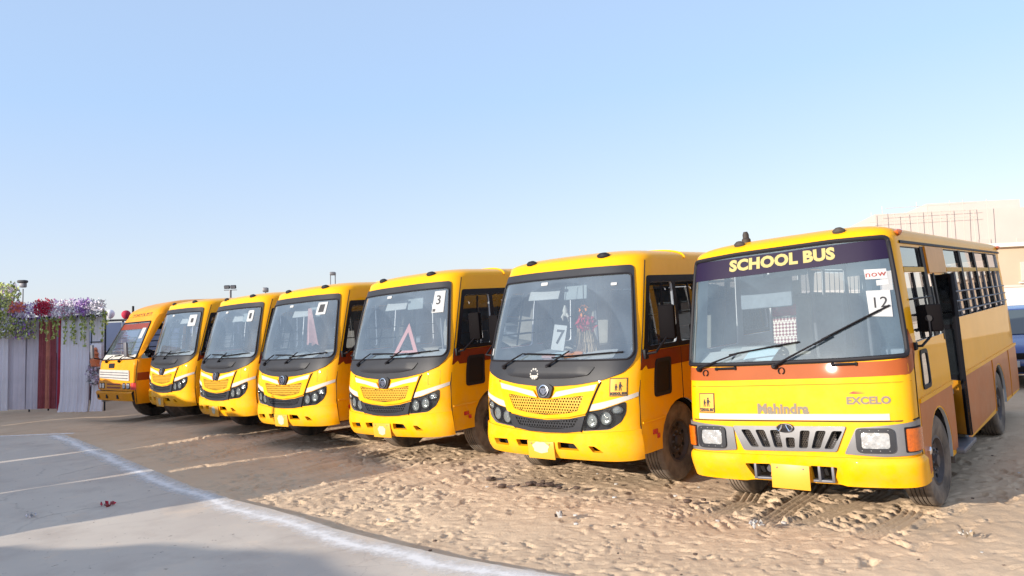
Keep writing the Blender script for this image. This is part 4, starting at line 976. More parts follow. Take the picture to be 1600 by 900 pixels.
def ground_mat(name, c1, c2, c3, s1, s2, bump, bs, speck=None, bd=.02, crack=None):
    m, N, L, b = new_mat(name); tc = N.new('ShaderNodeTexCoord'); b.inputs['Roughness'].default_value = .95; b.inputs['Specular IOR Level'].default_value = .15
    def nz(s, d=8, ro=.62):
        n = N.new('ShaderNodeTexNoise'); n.inputs['Scale'].default_value = s; n.inputs['Detail'].default_value = d; n.inputs['Roughness'].default_value = ro; L.new(tc.outputs['Object'], n.inputs['Vector']); return n
    def ramp(n, p0, p1, a, c):
        r = N.new('ShaderNodeValToRGB'); r.color_ramp.elements[0].position = p0; r.color_ramp.elements[1].position = p1; r.color_ramp.elements[0].color = (*a, 1); r.color_ramp.elements[1].color = (*c, 1); L.new(n.outputs['Fac'], r.inputs[0]); return r
    a = ramp(nz(s1), .35, .68, c1, c2); k = ramp(nz(s2), .5, .75, (0, 0, 0), (1, 1, 1))
    mx = N.new('ShaderNodeMix'); mx.data_type = 'RGBA'; L.new(k.outputs[0], mx.inputs[0]); L.new(a.outputs[0], mx.inputs[6]); mx.inputs[7].default_value = (*c3, 1); last = mx.outputs[2]
    if speck:
        sp = ramp(nz(speck[1], 3, .5), speck[2], speck[2] + .03, (0, 0, 0), (1, 1, 1)); m3 = N.new('ShaderNodeMix'); m3.data_type = 'RGBA'; L.new(sp.outputs[0], m3.inputs[0]); L.new(last, m3.inputs[6]); m3.inputs[7].default_value = (*speck[0], 1); last = m3.outputs[2]
    if crack:
        for sc_, wd, cc, mask in ((.33, .010, (.20, .17, .15), 2.0), (1.1, .006, (.27, .23, .20), 1.2)):
            wz = nz(2.5, 5); ad = N.new('ShaderNodeVectorMath'); ad.operation = 'MULTIPLY_ADD'; ad.inputs[1].default_value = (.35, .35, 0); L.new(wz.outputs['Color'], ad.inputs[0]); L.new(tc.outputs['Object'], ad.inputs[2])
            vo = N.new('ShaderNodeTexVoronoi'); vo.feature = 'DISTANCE_TO_EDGE'; vo.inputs['Scale'].default_value = sc_; L.new(ad.outputs[0], vo.inputs['Vector'])
            lt = N.new('ShaderNodeMapRange'); lt.inputs['From Min'].default_value = 0; lt.inputs['From Max'].default_value = wd; lt.inputs['To Min'].default_value = .4; lt.inputs['To Max'].default_value = 0; L.new(vo.outputs['Distance'], lt.inputs['Value'])
            mk = ramp(nz(.5, 3), .5, .58, (0, 0, 0), (1, 1, 1)); ml = N.new('ShaderNodeMath'); ml.operation = 'MULTIPLY'; L.new(lt.outputs[0], ml.inputs[0]); L.new(mk.outputs[0], ml.inputs[1])
            m4 = N.new('ShaderNodeMix'); m4.data_type = 'RGBA'; L.new(ml.outputs[0], m4.inputs[0]); L.new(last, m4.inputs[6]); m4.inputs[7].default_value = (*cc, 1); last = m4.outputs[2]
        sd_ = ramp(nz(1.4, 10, .75), .54, .70, (0, 0, 0), (.8, .8, .8)); m5 = N.new('ShaderNodeMix'); m5.data_type = 'RGBA'; L.new(sd_.outputs[0], m5.inputs[0]); L.new(last, m5.inputs[6]); m5.inputs[7].default_value = (.62, .50, .39, 1); last = m5.outputs[2]
    L.new(last, b.inputs['Base Color'])
    bp = N.new('ShaderNodeBump'); bp.inputs['Strength'].default_value = bump; bp.inputs['Distance'].default_value = bd; L.new(nz(bs, 6, .7).outputs['Fac'], bp.inputs['Height']); L.new(bp.outputs['Normal'], b.inputs['Normal']); return m
M['sand'] = ground_mat('sand_ground', (.57, .42, .285), (.66, .50, .345), (.51, .37, .25), .5, 1.6, .5, 40, ((.22, .155, .12), 11, .75))
M['slab'] = ground_mat('concrete', (.50, .44, .38), (.60, .535, .455), (.42, .36, .31), .35, 1.1, .25, 60, ((.25, .21, .18), 14, .70), .006, True)
sand()
def slab():
    V, F = tri2d(SLAB, [], .45, .45); n = len(V); top = [(x, y, float(base(x, y)) + .042) for x, y in V]; bot = [(x, y, z - .10) for x, y, z in top]
    e = {}
    for f in F:
        for a, b in zip(f, f[1:] + f[:1]): e[(a, b)] = 1
    mb = MB(); mb.add(top + bot, F + [(b, a, a + n, b + n) for a, b in e if (b, a) not in e], M['slab']); o = mb.build('pavement', smooth=.5); o['kind'] = 'structure'
slab()
def chalk(name, line, hw, nz=.05):
    m = M['chalk']; P = []
    for (a, b), (c, e) in zip(line, line[1:]):
        n = max(1, int(math.hypot(c - a, e - b) / .06)); P += [(a + (c - a) * k / n, b + (e - b) * k / n) for k in range(n)]
    P.append(line[-1]); P = np.array(P); Q = P.copy()
    for _ in range(12): Q[1:-1] = (Q[:-2] + Q[1:-1] * 2 + Q[2:]) / 4
    T = np.gradient(Q, axis=0); T /= np.linalg.norm(T, axis=1)[:, None]; Nn = np.stack([-T[:, 1], T[:, 0]], 1); vs = []; uv = []; m_ = 9
    for i, q in enumerate(Q):
        off = (vnoise(np.array([q[0]]), np.array([q[1]]), 1.3, 9)[0] - .5) * nz
        for j in range(m_):
            t = j / (m_ - 1) * 2 - 1; p = q + Nn[i] * (-hw * .75 + off + t * hw); vs.append((p[0], p[1], float(base(p[0], p[1])) + .048)); uv.append(t)
    F = [(i * m_ + j, i * m_ + j + 1, (i + 1) * m_ + j + 1, (i + 1) * m_ + j) for i in range(len(Q) - 1) for j in range(m_ - 1)]
    me = bpy.data.meshes.new(name); me.from_pydata(vs, [], F); at = me.attributes.new('across', 'FLOAT', 'POINT'); at.data.foreach_set('value', uv); me.materials.append(m); o = link(name, me); o['kind'] = 'structure'
def chalk_mat():
    m, N, L, b = new_mat('chalk_powder'); b.inputs['Base Color'].default_value = (.80, .78, .76, 1); b.inputs['Roughness'].default_value = 1
    at = N.new('ShaderNodeAttribute'); at.attribute_name = 'across'; ab = N.new('ShaderNodeMath'); ab.operation = 'ABSOLUTE'; L.new(at.outputs['Fac'], ab.inputs[0])
    tc = N.new('ShaderNodeTexCoord'); n = N.new('ShaderNodeTexNoise'); n.inputs['Scale'].default_value = 7; n.inputs['Detail'].default_value = 9; n.inputs['Roughness'].default_value = .7; L.new(tc.outputs['Object'], n.inputs['Vector'])
    k = N.new('ShaderNodeMath'); k.operation = 'MULTIPLY_ADD'; k.inputs[1].default_value = -.75; k.inputs[2].default_value = .36; L.new(ab.outputs[0], k.inputs[0])
    s = N.new('ShaderNodeMath'); s.operation = 'ADD'; L.new(k.outputs[0], s.inputs[0]); L.new(n.outputs['Fac'], s.inputs[1])
    r = N.new('ShaderNodeMapRange'); r.inputs['From Min'].default_value = .34; r.inputs['From Max'].default_value = .85; r.inputs['To Max'].default_value = .92; L.new(s.outputs[0], r.inputs['Value'])
    L.new(r.outputs[0], b.inputs['Alpha']); return m
M['chalk'] = chalk_mat()
chalk('chalk_line', EDGE, .25, .16)
chalk('chalk_line', [(-9.2, 15.45), (-11, 15.75), (-13, 16.1)], .14)

# ------------------------------------------------------------------ build and place the buses
GB = 'yellow school buses parked in a row on the sand'
midi = make_midi_bus()
buses = {'seven': midi}
for k in ('three', 'scarf', 'narrow', 'last'): buses[k] = copy_tree(midi)
buses['big'] = make_big_bus(); buses['old'] = make_old_bus()
LB = {'seven': 'yellow school bus with black apron and paper number 7 behind its windscreen',
      'three': 'yellow school bus with a red warning triangle and a 3 sticker in its windscreen',
      'scarf': 'yellow school bus with a pink cloth hanging behind the windscreen',
      'last': 'smallest looking yellow black apron bus, standing beside the old orange bus',
      'old': 'old faded orange school bus with sloping flat windscreen and silver grille beside the draped stage',
      'big': 'tall flat fronted yellow school bus with purple SCHOOL BUS banner and number 12'}
LB['narrow'] = 'yellow black apron bus with oblong white sticker, third from the left end'
for k, o in buses.items():
    m = bus_mat(k); o.matrix_world = m; o.location = m.to_translation(); o.rotation_euler = m.to_euler(); o.scale = (BUS[k][4],) * 3
    tag(o, LB[k], 'bus', GB)
def sticker(k, poly, m=None, txt=None, ts=.1, at=None, inner=None):
    p = panel('windscreen_sticker', ST, poly, m or M['paper'], buses[k], off=.008, th=.001, du=.08)
    if txt: stext('lettering', ST, txt, at[0], at[1], ts, M['ink'], p, off=.012)
    if inner: panel('sticker_print', ST, inner, M['black_pl'], p, off=.010, th=.001, du=.08)
for k in ('seven', 'three', 'scarf', 'narrow', 'last'): sticker(k, rect(-.26, 2.19, -.16, 2.225, .01)); sticker(k, rect(-.975, 1.42, -.93, 1.50, .01))
sticker('seven', rect(.72, 2.13, .79, 2.16, .01))
sticker('three', [(.735, 2.215), (.90, 2.215), (.90, 1.93), (.72, 1.93)], None, '3', .17, (.81, 2.09), rect(.735, 1.945, .775, 1.98))
sticker('scarf', [(.55, 2.22), (.76, 2.22), (.74, 2.03), (.52, 2.03)], inner=[(.60, 2.185), (.71, 2.185), (.695, 2.065), (.575, 2.065)])
sticker('narrow', rect(.64, 2.00, .80, 2.20, .03), inner=rect(.69, 2.05, .75, 2.15, .01))
sticker('last', rect(.62, 1.96, .86, 2.19, .02), inner=rect(.70, 2.03, .78, 2.12, .02))
for k, d in (('seven', (.27, .12, .03)), ('three', (.19, .12, .0)), ('scarf', (.21, .15, .01)), ('narrow', (.17, .13, .02)), ('last', (.16, .14, .01))):
    n_ = next(c for c in buses[k].children if c.name.startswith('number_plate'))
    mb = MB(); pol = [(d[0] * .5 * math.cos(t) * (1 + .1 * math.sin(5 * t)) * (abs(math.cos(t)) ** -.35 if abs(math.cos(t)) > .3 else 1.5) * .8, d[1] * .5 * math.sin(t) * (1 + .08 * math.sin(7 * t))) for t in np.linspace(0, 2 * math.pi, 25)[:-1]]
    mb.add([(a, -.0075, b + d[2]) for a, b in pol], [tuple(range(24))], M['platew']); mb.build('plate_face', n_, smooth=0)
for k in ('seven',):
    school_sign(buses[k], ST, .785, 1.005, .965, 1.185)
for k in ('three', 'scarf', 'narrow', 'last'):
    mb = MB(); q = [(.79, 1.02), (.955, 1.02), (.955, 1.185), (.79, 1.185), (.79, 1.02)]; stube(mb, ST, q, .0035, M['lattice'], .001); mb.build('sign_outline', buses[k])
mb = MB(); T = Nat(ST, -.14, 1.225, .02); mb.lathe([(.055, -.01), (.062, .012), (.035, .018), (.0005, .016)], M['white'], T, 20); 
for q in range(10): mb.lathe([(.014, .0), (.014, .022), (.0005, .026)], M['white'], T @ Matrix.Translation((0, .05 * math.cos(q * .628), .05 * math.sin(q * .628))), 7)
mb.build('flower_badge', buses['seven'])
# ------------------------------------------------------------------ things lying in or hanging inside the buses
def in_bus(k, local, name, label, cat, group=None, rot=(0, 0, 0)):
    m = bus_mat(k) @ Matrix.Translation(local) @ Euler(rot).to_matrix().to_4x4(); o = empty(name, (0, 0, 0)); o.location = m.to_translation(); o.rotation_euler = m.to_euler(); return tag(o, label, cat, group)
def sheet(mb, w, h, m, z=0, curl=.012, n=5):
    vs = [((i / n - .5) * w, (j / n - .5) * h, z + curl * math.sin(i / n * 3.1) * (j / n)) for j in range(n + 1) for i in range(n + 1)]
    f = [(j * (n + 1) + i, j * (n + 1) + i + 1, (j + 1) * (n + 1) + i + 1, (j + 1) * (n + 1) + i) for j in range(n) for i in range(n)]
    k = len(vs); mb.add(vs + [(x, y, q - .002) for x, y, q in vs], f + [tuple(a + k for a in q[::-1]) for q in f], m)
def papers(k, x, y, z, lab, sheets, rx=-.25):
    t = in_bus(k, (x, y, z), 'paper_stack', lab, 'papers', 'papers lying on the dashboards', (rx, 0, 0))
    for (dx, dy, w, h, rz, m, q) in sheets:
        b = MB(); sheet(b, w, h, m); o = b.build('sheet', t); o.location = (dx, dy, q); o.rotation_euler = (0, 0, rz)
M['blue_paper'] = mat('pale_blue_paper', (.50, .68, .78), .8); M['pink'] = mat('pink_cloth', (.62, .34, .33), .9, var=.3, vscale=15); M['warn'] = mat('red_reflector', (.60, .24, .23), .5); M['marigold'] = mat('orange_petals', (.80, .25, .04), .8)
M['rose'] = mat('red_petals', (.60, .02, .07), .8, var=.5, vscale=40); M['straw'] = mat('straw', (.40, .30, .20), .9, var=.4, vscale=30)
P_ = M['paper']
papers('seven', .12, .42, 1.375, 'loose papers spread on the dashboard under the paper number 7', [(-.25, 0, .42, .3, .2, M['blue_paper'], 0), (.05, -.02, .5, .3, -.1, P_, .012), (.34, .0, .42, .26, .3, P_, .02), (-.42, -.06, .3, .2, .1, M['pink'], .004), (-.02, .02, .22, .2, .5, M['marigold'], .03)], .3)
papers('three', .35, .42, 1.375, 'white papers on the dashboard right of the red warning triangle', [(0, 0, .42, .3, .2, P_, 0), (.3, .02, .3, .25, -.3, P_, .01), (-.5, .0, .3, .2, 0, M['blue_paper'], 0)], .35)
papers('scarf', -.1, .40, 1.375, 'white papers on the dashboard below the hanging pink cloth', [(-.3, 0, .5, .28, .1, P_, 0), (.3, .02, .3, .25, -.2, P_, .01)], .35)
papers('narrow', .35, .40, 1.38, 'white sheet on the dashboard of the bus with an oblong white sticker', [(0, 0, .5, .3, .1, P_, 0)], .4)
papers('last', .25, .40, 1.38, 'white sheets along the dashboard of the bus beside the old orange bus', [(0, 0, .7, .3, .05, P_, 0), (-.6, 0, .35, .25, -.1, P_, 0)], .4)
papers('big', -.62, .42, 1.50, 'white documents leaning on the dashboard of the tall number 12 bus', [(-.2, 0, .34, .26, .05, P_, 0), (.22, .03, .42, .28, -.12, P_, .01), (.28, .02, .3, .2, -.12, M['blue_paper'], .02)], .5)
# number 7 card, hanging dolls and garland, straw broom
t = in_bus('seven', (-.03, .36, 1.60), 'number_card', 'white paper card printed with the number 7 standing behind the windscreen', 'card', None, (-.2, 0, .0))
b = MB(); b.box((0, 0, 0), (.19, .006, .30), P_, Matrix.Rotation(.12, 3, 'Y')); b.build('card', t)
V, F = text_mesh('7', .24, .004); b = MB(); b.add([Matrix.Rotation(.12, 3, 'Y') @ Vector((x + .01, -.006, y)) for x, y in V], F, M['ink']); b.build('lettering', t, smooth=0)
def petals(mb, c, rad, n, ms, size, fl=1.0):
    for _ in range(n):
        d = Vector((random.gauss(0, 1), random.gauss(0, 1), random.gauss(0, 1))).normalized() * random.uniform(.55, 1) ; p = Vector(c) + Vector((d.x * rad[0], d.y * rad[1], d.z * rad[2])); s = size * random.uniform(.6, 1.3)
        q = Euler((random.uniform(0, 6), random.uniform(0, 6), random.uniform(0, 6))).to_matrix()
        mb.add([p + q @ Vector(v) * s for v in ((-.5, 0, .06), (0, -.35, 0), (.5, 0, .08), (0, .35, 0), (0, 0, -.1))], [(0, 1, 4), (1, 2, 4), (2, 3, 4), (3, 0, 4)], random.choice(ms))
t = in_bus('seven', (.19, .56, 1.72), 'hanging_garland', 'red and orange flower garland with straw tassel hanging behind the windscreen', 'garland')
b = MB(); petals(b, (0, 0, .17), (.06, .05, .08), 60, [M['marigold'], M['black_pl']], .06); b.build('orange_blossom', t, smooth=0); b = MB(); petals(b, (.01, 0, .02), (.15, .09, .10), 170, [M['rose']], .07); b.build('red_blossom', t, smooth=0)
b = MB()
for _ in range(150):
    a = random.uniform(-.13, .13); b.tube([(a * .7, random.uniform(-.05, .05), -.02), (a * 1.1, random.uniform(-.06, .06), -.2), (a * 1.5, random.uniform(-.09, .05), random.uniform(-.40, -.30))], .006, M['straw'], 3)
b.build('straw_tassel', t); b = MB(); b.tube([(0, 0, .2), (-.02, .05, .5)], .006, M['black'], 5); b.build('cord', t)
t = in_bus('seven', (.0, .47, 1.86), 'hanging_doll', 'small white charm hanging above the number 7 card', 'ornament')
b = MB(); b.tube([(0, 0, .10), (0, 0, .04), (.0, 0, .0), (0, 0, -.03)], [.012, .035, .03, .01], M['white'], 10)
for s in (1, -1): b.tube([(s * .012, 0, .02), (s * .045, -.01, -.04), (s * .035, 0, -.09)], [.014, .018, .008], M['white'], 8)
b.build('charm', t); b = MB(); b.tube([(0, 0, .1), (.02, .04, .36)], .004, M['black'], 5); b.build('cord', t)
t = in_bus('three', (.0, .42, 1.40), 'warning_triangle', 'red warning triangle standing on the dashboard of the number 3 bus', 'warning triangle', None, (-.28, 0, .05))
b = MB(); o_ = [(-.26, 0), (.26, 0), (0, .47)]; i_ = [(-.155, .055), (.155, .055), (0, .335)]
b.add([(x, y, z) for y in (-.006, .006) for x, z in o_ + i_], [(0, 1, 4, 3), (1, 2, 5, 4), (2, 0, 3, 5), (6, 9, 10, 7), (7, 10, 11, 8), (8, 11, 9, 6), (0, 6, 7, 1), (1, 7, 8, 2), (2, 8, 6, 0), (3, 4, 10, 9), (4, 5, 11, 10), (5, 3, 9, 11)], M['warn']); b.build('reflector', t, smooth=0)
b = MB(); b.box((0, .03, .01), (.35, .1, .015), M['black']); b.build('foot', t)
t = in_bus('scarf', (.0, .58, 2.08), 'hanging_cloth', 'pink cloth hanging from the inner mirror behind the windscreen', 'cloth')
b = MB(); vs = []; n = 12
for j in range(7):
    for i in range(n + 1):
        a = i / n * 2 - 1; w = .05 + .13 * j / 6; vs.append((a * w + .02 * j / 6, .03 * math.sin(i * 1.9) * (j / 6), -.62 * j / 6 + .08 - .03 * math.sin(i * 1.3) * (j == 6)))
b.add(vs, [(j * 13 + i, j * 13 + i + 1, j * 13 + 14 + i, j * 13 + 13 + i) for j in range(6) for i in range(n)], M['pink']); b.build('cloth', t)
t = in_bus('big', (-.40, 1.33, 1.86), 'seat_cover', 'red and white chequered cloth over the driver seat of the number 12 bus', 'cloth')
def check_mat():
    m, N, L, b_ = new_mat('chequered_cloth'); tc = N.new('ShaderNodeTexCoord'); c = N.new('ShaderNodeTexChecker'); c.inputs['Scale'].default_value = 38; c.inputs[1].default_value = (.75, .66, .6, 1); c.inputs[2].default_value = (.25, .07, .08, 1); mp = N.new('ShaderNodeMapping'); mp.inputs['Rotation'].default_value = (0, .78, 0); L.new(tc.outputs['Object'], mp.inputs[0]); L.new(mp.outputs[0], c.inputs[0]); L.new(c.outputs[0], b_.inputs['Base Color']); b_.inputs['Roughness'].default_value = .9; return m
b = MB(); b.box((0, 0, -.14), (.26, .03, .30), check_mat(), Matrix.Rotation(-.16, 3, 'X'), .01); b.build('chequered_cloth', t); b = MB(); b.box((0, .03, .08), (.26, .04, .13), M['rose'], Matrix.Rotation(-.16, 3, 'X'), .012); b.build('red_band', t)
# ------------------------------------------------------------------ draped stage at the left
UPR = (-.0325, .048)   # plumb line of the place (the bus park itself leans a little)
def upright(name, x, y, rz=0, **kw):
    o = empty(name, (x, y, gz(x, y)), (UPR[0], UPR[1], rz)); 
    o.rotation_euler = (Euler((UPR[0], UPR[1], 0)).to_matrix() @ Matrix.Rotation(rz, 3, 'Z')).to_euler()
    return tag(o, kw.get('label'), kw.get('cat'), kw.get('group'))
M.update(drape_white=mat('white_drape', (.82, .78, .82), .9, var=.1, vscale=2), drape_grey=mat('lilac_grey_drape', (.70, .64, .69), .9, var=.15, vscale=2), drape_red=mat('dark_red_drape', (.55, .04, .07), .8, var=.35, vscale=6), drape_brown=mat('maroon_drape', (.36, .08, .09), .8, var=.35, vscale=6), drape_orange=mat('rust_drape', (.65, .24, .16), .8, var=.35, vscale=6), drape_purple=mat('violet_drape', (.42, .24, .36), .8, var=.3, vscale=6),
         lilac=mat('lilac_petals', (.62, .50, .68), .8), lilac2=mat('pale_lilac_petals', (.80, .75, .82), .8), pinkp=mat('pink_petals', (.62, .22, .40), .8), purple=mat('purple_petals', (.30, .14, .44), .8), leaf=mat('leaf_green', (.32, .40, .08), .7, var=.4, vscale=20), leaf2=mat('pale_leaf', (.58, .62, .22), .7), greyleaf=mat('dusty_leaf', (.34, .34, .36), .8), orangep=mat('orange_petals', (.72, .22, .10), .8), whitep=mat('white_petals', (.75, .73, .78), .8), bluew=mat('pale_blue_sheet', (.42, .46, .60), .6, var=.06, vscale=1), maroon=mat('maroon_sheet', (.13, .03, .05), .7, var=.2, vscale=3))
AX, AY = -14.9, 21.6; BRZ = math.atan2(-.96, 3.45); q_ = 3.58 / 155
bd = upright('stage_frame', AX, AY, BRZ, label='thin dark metal frame holding up the drapes and flowers of the stage', cat='frame')
fr = MB()
def px(a): return a * q_
for a, y in ((97, .12), (140, .06), (158, .1), (58, .45), (28, .45)): 
    b = MB(); b.tube([(px(a), y, -.05), (px(a), y, 2.62)], .022, M['black_pl'], 8); b.build('post', bd)
for z in (2.50, 1.82, .75):
    b = MB(); b.tube([(px(140), 0, z), (px(158), 0, z)], .014, M['black_pl'], 6); b.build('crossbar', bd)
b = MB(); b.tube([(px(28), .02, 2.50), (px(158), .0, 2.50)], .03, M['navy'], 8); b.build('lintel', bd)
bd.scale = (1, 1, 1.07); bpy.context.view_layer.update(); W0 = bd.matrix_world.copy()
def stage(name, x, y, z, **kw):
    o = empty(name); m = W0 @ Matrix.Translation((x, y, z)); o.location = m.to_translation(); o.rotation_euler = m.to_euler(); return tag(o, kw.get('label'), kw.get('cat'), kw.get('group'))
def drape(x0, x1, z0, z1, m, y, folds, amp, label, flare=0, seed=0):
    w = x1 - x0; n = int(folds * 10); nz = 9; vs = []
    for j in range(nz + 1):
        t = j / nz; z = z1 + (z0 - z1) * t
        for i in range(n + 1):
            a = i / n; ph = 2 * math.pi * folds * a
            f = flare * max(0, t - .86) / .14
            vs.append((x0 + w * a - x0 + .012 * math.sin(ph * .5 + seed) * t + f * .12 * (a - .3), -amp * (.5 + .5 * t) * (math.sin(ph + .4 * math.sin(ph * .37 + seed)) + .4 * math.sin(ph * 2.3 + seed)) - f * .22, z - z0))
    k = len(vs); F = [(j * (n + 1) + i, (j + 1) * (n + 1) + i, (j + 1) * (n + 1) + i + 1, j * (n + 1) + i + 1) for j in range(nz) for i in range(n)]
    mb = MB(); mb.add(vs + [(a, b + .01, c) for a, b, c in vs], F + [tuple(p + k for p in f[::-1]) for f in F], m); me = mb.build('drape', smooth=1.2)
    mm = W0 @ Matrix.Translation((x0, y, z0)); me.location = mm.to_translation(); me.rotation_euler = mm.to_euler(); tag(me, label, 'drape', 'drapes hung on the stage frame'); return me
drape(px(97), px(139), .02, 2.5, M['drape_white'], .0, 7, .035, 'wide white pleated drape right of the red curtain on the stage', .35, 1)
drape(px(141), px(158), .02, 2.48, M['drape_white'], .05, 2.5, .02, 'narrow white drape at the right end of the stage', .3, 2)
drape(px(24), px(53), .08, 2.5, M['drape_grey'], .30, 5, .03, 'lilac grey pleated drape between greenery column and red curtains', 0, 3)
drape(px(3), px(31), .08, 2.6, M['drape_grey'], .22, 3, .03, 'grey drape below the tall greenery at the left of the stage', 0, 4)
drape(px(-14), px(9), .06, 2.9, M['drape_white'], .1, 3, .04, 'pale drape cut by the left edge of the photo', 0, 5)
drape(px(51), px(61), .1, 2.48, M['drape_brown'], .25, 2, .03, 'maroon drape, leftmost strip of the red curtain', 0, 6)
drape(px(61), px(70), .1, 2.48, M['drape_orange'], .28, 2, .03, 'rust orange strip of the red curtain', 0, 7)
drape(px(70), px(79), .1, 2.48, M['drape_brown'], .22, 2, .03, 'dark maroon strip in the middle of the red curtain', 0, 8)
drape(px(79), px(88), .1, 2.48, M['drape_purple'], .26, 2, .03, 'violet strip of the red curtain', 0, 9)
drape(px(87), px(98), .06, 2.48, M['drape_red'], .12, 2, .03, 'bright red strip beside the white pleated drape', 0, 10)
def petals_box(mb, rad, n, ms, size):
    for _ in range(n):
        c = (random.uniform(-1.15, 1.15) * rad[0], random.uniform(-1, .6) * rad[1], (random.betavariate(1.6, 1.6) * 2 - 1) * rad[2] * 1.1 + .03 * math.sin(_))
        petals(mb, c, (.015, .015, .015), 1, ms, size)
def flowers(x, z, rx, rz_, n, ms, size, label, name='flower_bunch', y=-.05, ry=.14, cat='flowers'):
    mb = MB(); petals_box(mb, (rx, ry, rz_), int(n * 1.9), [M[k] for k in ms], size * .75); o = mb.build(name, smooth=0); mm = W0 @ Matrix.Translation((x, y, z)); o.location = mm.to_translation(); o.rotation_euler = mm.to_euler(); return tag(o, label, cat, 'flowers on top of the stage')
flowers(px(50), 2.70, .6, .20, 500, ['lilac', 'lilac2', 'whitep', 'purple'], .09, 'lilac flower bunch on the lintel left of the dark red flowers')
flowers(px(38), 2.80, .20, .13, 150, ['orangep', 'pinkp'], .09, 'orange flower bunch on the stage lintel', y=-.16)
flowers(px(77), 2.76, .22, .19, 420, ['rose'], .07, 'dark red flower bunch on top of the stage', y=-.14)
flowers(px(98), 2.70, .40, .22, 380, ['lilac2', 'pinkp', 'lilac', 'whitep'], .09, 'pink and white flower bunch right of the dark red flowers')
flowers(px(118), 2.70, .36, .2, 330, ['whitep', 'lilac2', 'greyleaf'], .09, 'white flower bunch between the pink and the purple flowers')
flowers(px(135), 2.74, .20, .20, 230, ['purple', 'lilac'], .09, 'purple flower bunch near the right end of the stage', y=-.12)
flowers(px(151), 2.70, .22, .2, 260, ['whitep', 'lilac2', 'greyleaf'], .09, 'white flower bunch at the right end of the stage')
flowers(px(6), 3.05, .50, .40, 700, ['leaf2', 'leaf', 'leaf2', 'greyleaf', 'leaf2', 'lilac'], .12, 'big leafy bunch with lilac flowers topping the left of the stage', 'greenery', ry=.25, cat='greenery')
flowers(px(18), 2.45, .24, .42, 420, ['leaf2', 'leaf', 'leaf2', 'greyleaf', 'lilac2'], .11, 'leafy column hanging below the big leafy bunch', 'greenery', cat='greenery')
flowers(px(0), 2.42, .14, .36, 200, ['leaf', 'leaf2'], .11, 'yellow green leaf strip at the left photo edge', 'greenery', cat='greenery', y=-.15)
flowers(px(42), 2.23, .26, .24, 300, ['leaf', 'leaf2', 'purple', 'greyleaf'], .10, 'leafy bunch hanging below the lilac flowers', 'greenery', cat='greenery')
flowers(px(149), 1.0, .14, .24, 160, ['greyleaf', 'whitep', 'lilac'], .10, 'grey flowers hanging below the orange plaque', 'flower_bunch')
VL = ['vine at the left edge of the red curtain, leftmost of those over it', 'short vine over the rust orange curtain strip', 'long vine over the dark maroon middle of the red curtain', 'vine over the violet and red curtain strips', 'short vine at the right edge of the red curtain', 'vine beside the red curtain at the left of the white pleated drape', 'left one of the two vines close together on the white pleated drape', 'right one of the two vines close together on the white pleated drape', 'vine under the purple flowers on the white pleated drape', 'longest vine, at the right edge of the white pleated drape', 'short vine over the narrow white drape, its left one', 'short vine over the narrow white drape, its right one', 'long vine hanging free past the right end of the stage', 'shortest vine hanging free past the right end of the stage']
for i, (a, l) in enumerate(((62, .55), (72, .4), (80, .62), (90, .6), (96, .5), (108, .72), (118, .62), (122, .75), (133, .62), (137, .8), (147, .45), (150, .5), (163, .75), (167, .42))):
    mb = MB(); x = 0
    mb.tube([(0, 0, 0), (.02, -.02, -l * .5), (-.01, 0, -l)], .006, M['leaf'], 4)
    petals(mb, (0, 0, -.05), (.06, .06, .07), 22, [M['greyleaf'], M['leaf']], .08)
    for k in range(int(l * 60)): petals(mb, (random.gauss(0, .02), random.gauss(0, .02), -random.random() * l), (.02, .02, .02), 1, [M['leaf2'], M['leaf']], .075)
    o = mb.build('hanging_vine', smooth=0); mm = W0 @ Matrix.Translation((px(a), -.12, 2.5 + (.08 if a > 160 else 0))); o.location = mm.to_translation(); o.rotation_euler = mm.to_euler(); tag(o, VL[i], 'vine', 'vines dangling from the stage lintel')
pq = stage('plaque', px(152), -.06, 1.42, label='white plaque with an orange figure beside the old orange bus', cat='plaque')
b = MB(); b.box((0, 0, .05), (.34, .03, .62), M['drape_white'], bev=.01); b.build('board', pq)
b = MB(); b.tube([(0, -.03, -.2), (.01, -.04, -.05), (0, -.05, .1), (0, -.04, .2), (0, -.03, .26)], [.12, .14, .11, .07, .02], M['orangep'], 10); b.box((0, -.03, -.2), (.28, .05, .07), M['orangep'], bev=.02); b.build('figure', pq)
for o in COL.objects:
    if o.parent is None and o.get('group') in ('drapes hung on the stage frame', 'flowers on top of the stage', 'vines dangling from the stage lintel') or o == pq: o.scale = (1, 1, 1.07)
# ------------------------------------------------------------------ sheet fence, balloons, poles behind
fn = upright('sheet_fence', -15.6, 24.9, -.25, label='pale blue sheet fence with dark lower part behind the old orange bus', cat='fence')
for k in range(5):
    b = MB(); b.box((k * 1.5 + .75, 0, 2.05), (1.46, .03, .92), M['bluew']); b.build('upper_sheet', fn); b = MB(); b.box((k * 1.5 + .75, 0, .79), (1.46, .03, 1.58), M['maroon']); b.build('lower_sheet', fn)
    b = MB(); b.tube([(k * 1.5, .05, -.1), (k * 1.5, .05, 2.6)], .03, M['black'], 6); b.build('post', fn)
b = MB(); b.tube([(0, 0, 2.58), (7.5, 0, 2.58)], .035, M['black_pl'], 8); b.build('top_rail', fn)
def at(pxx, pyy, Y):
    d = cam.matrix_world.to_3x3() @ Vector(((pxx - 800) / 1175.81, (450 - pyy) / 1175.81, -1)); return d * (Y / d.y)
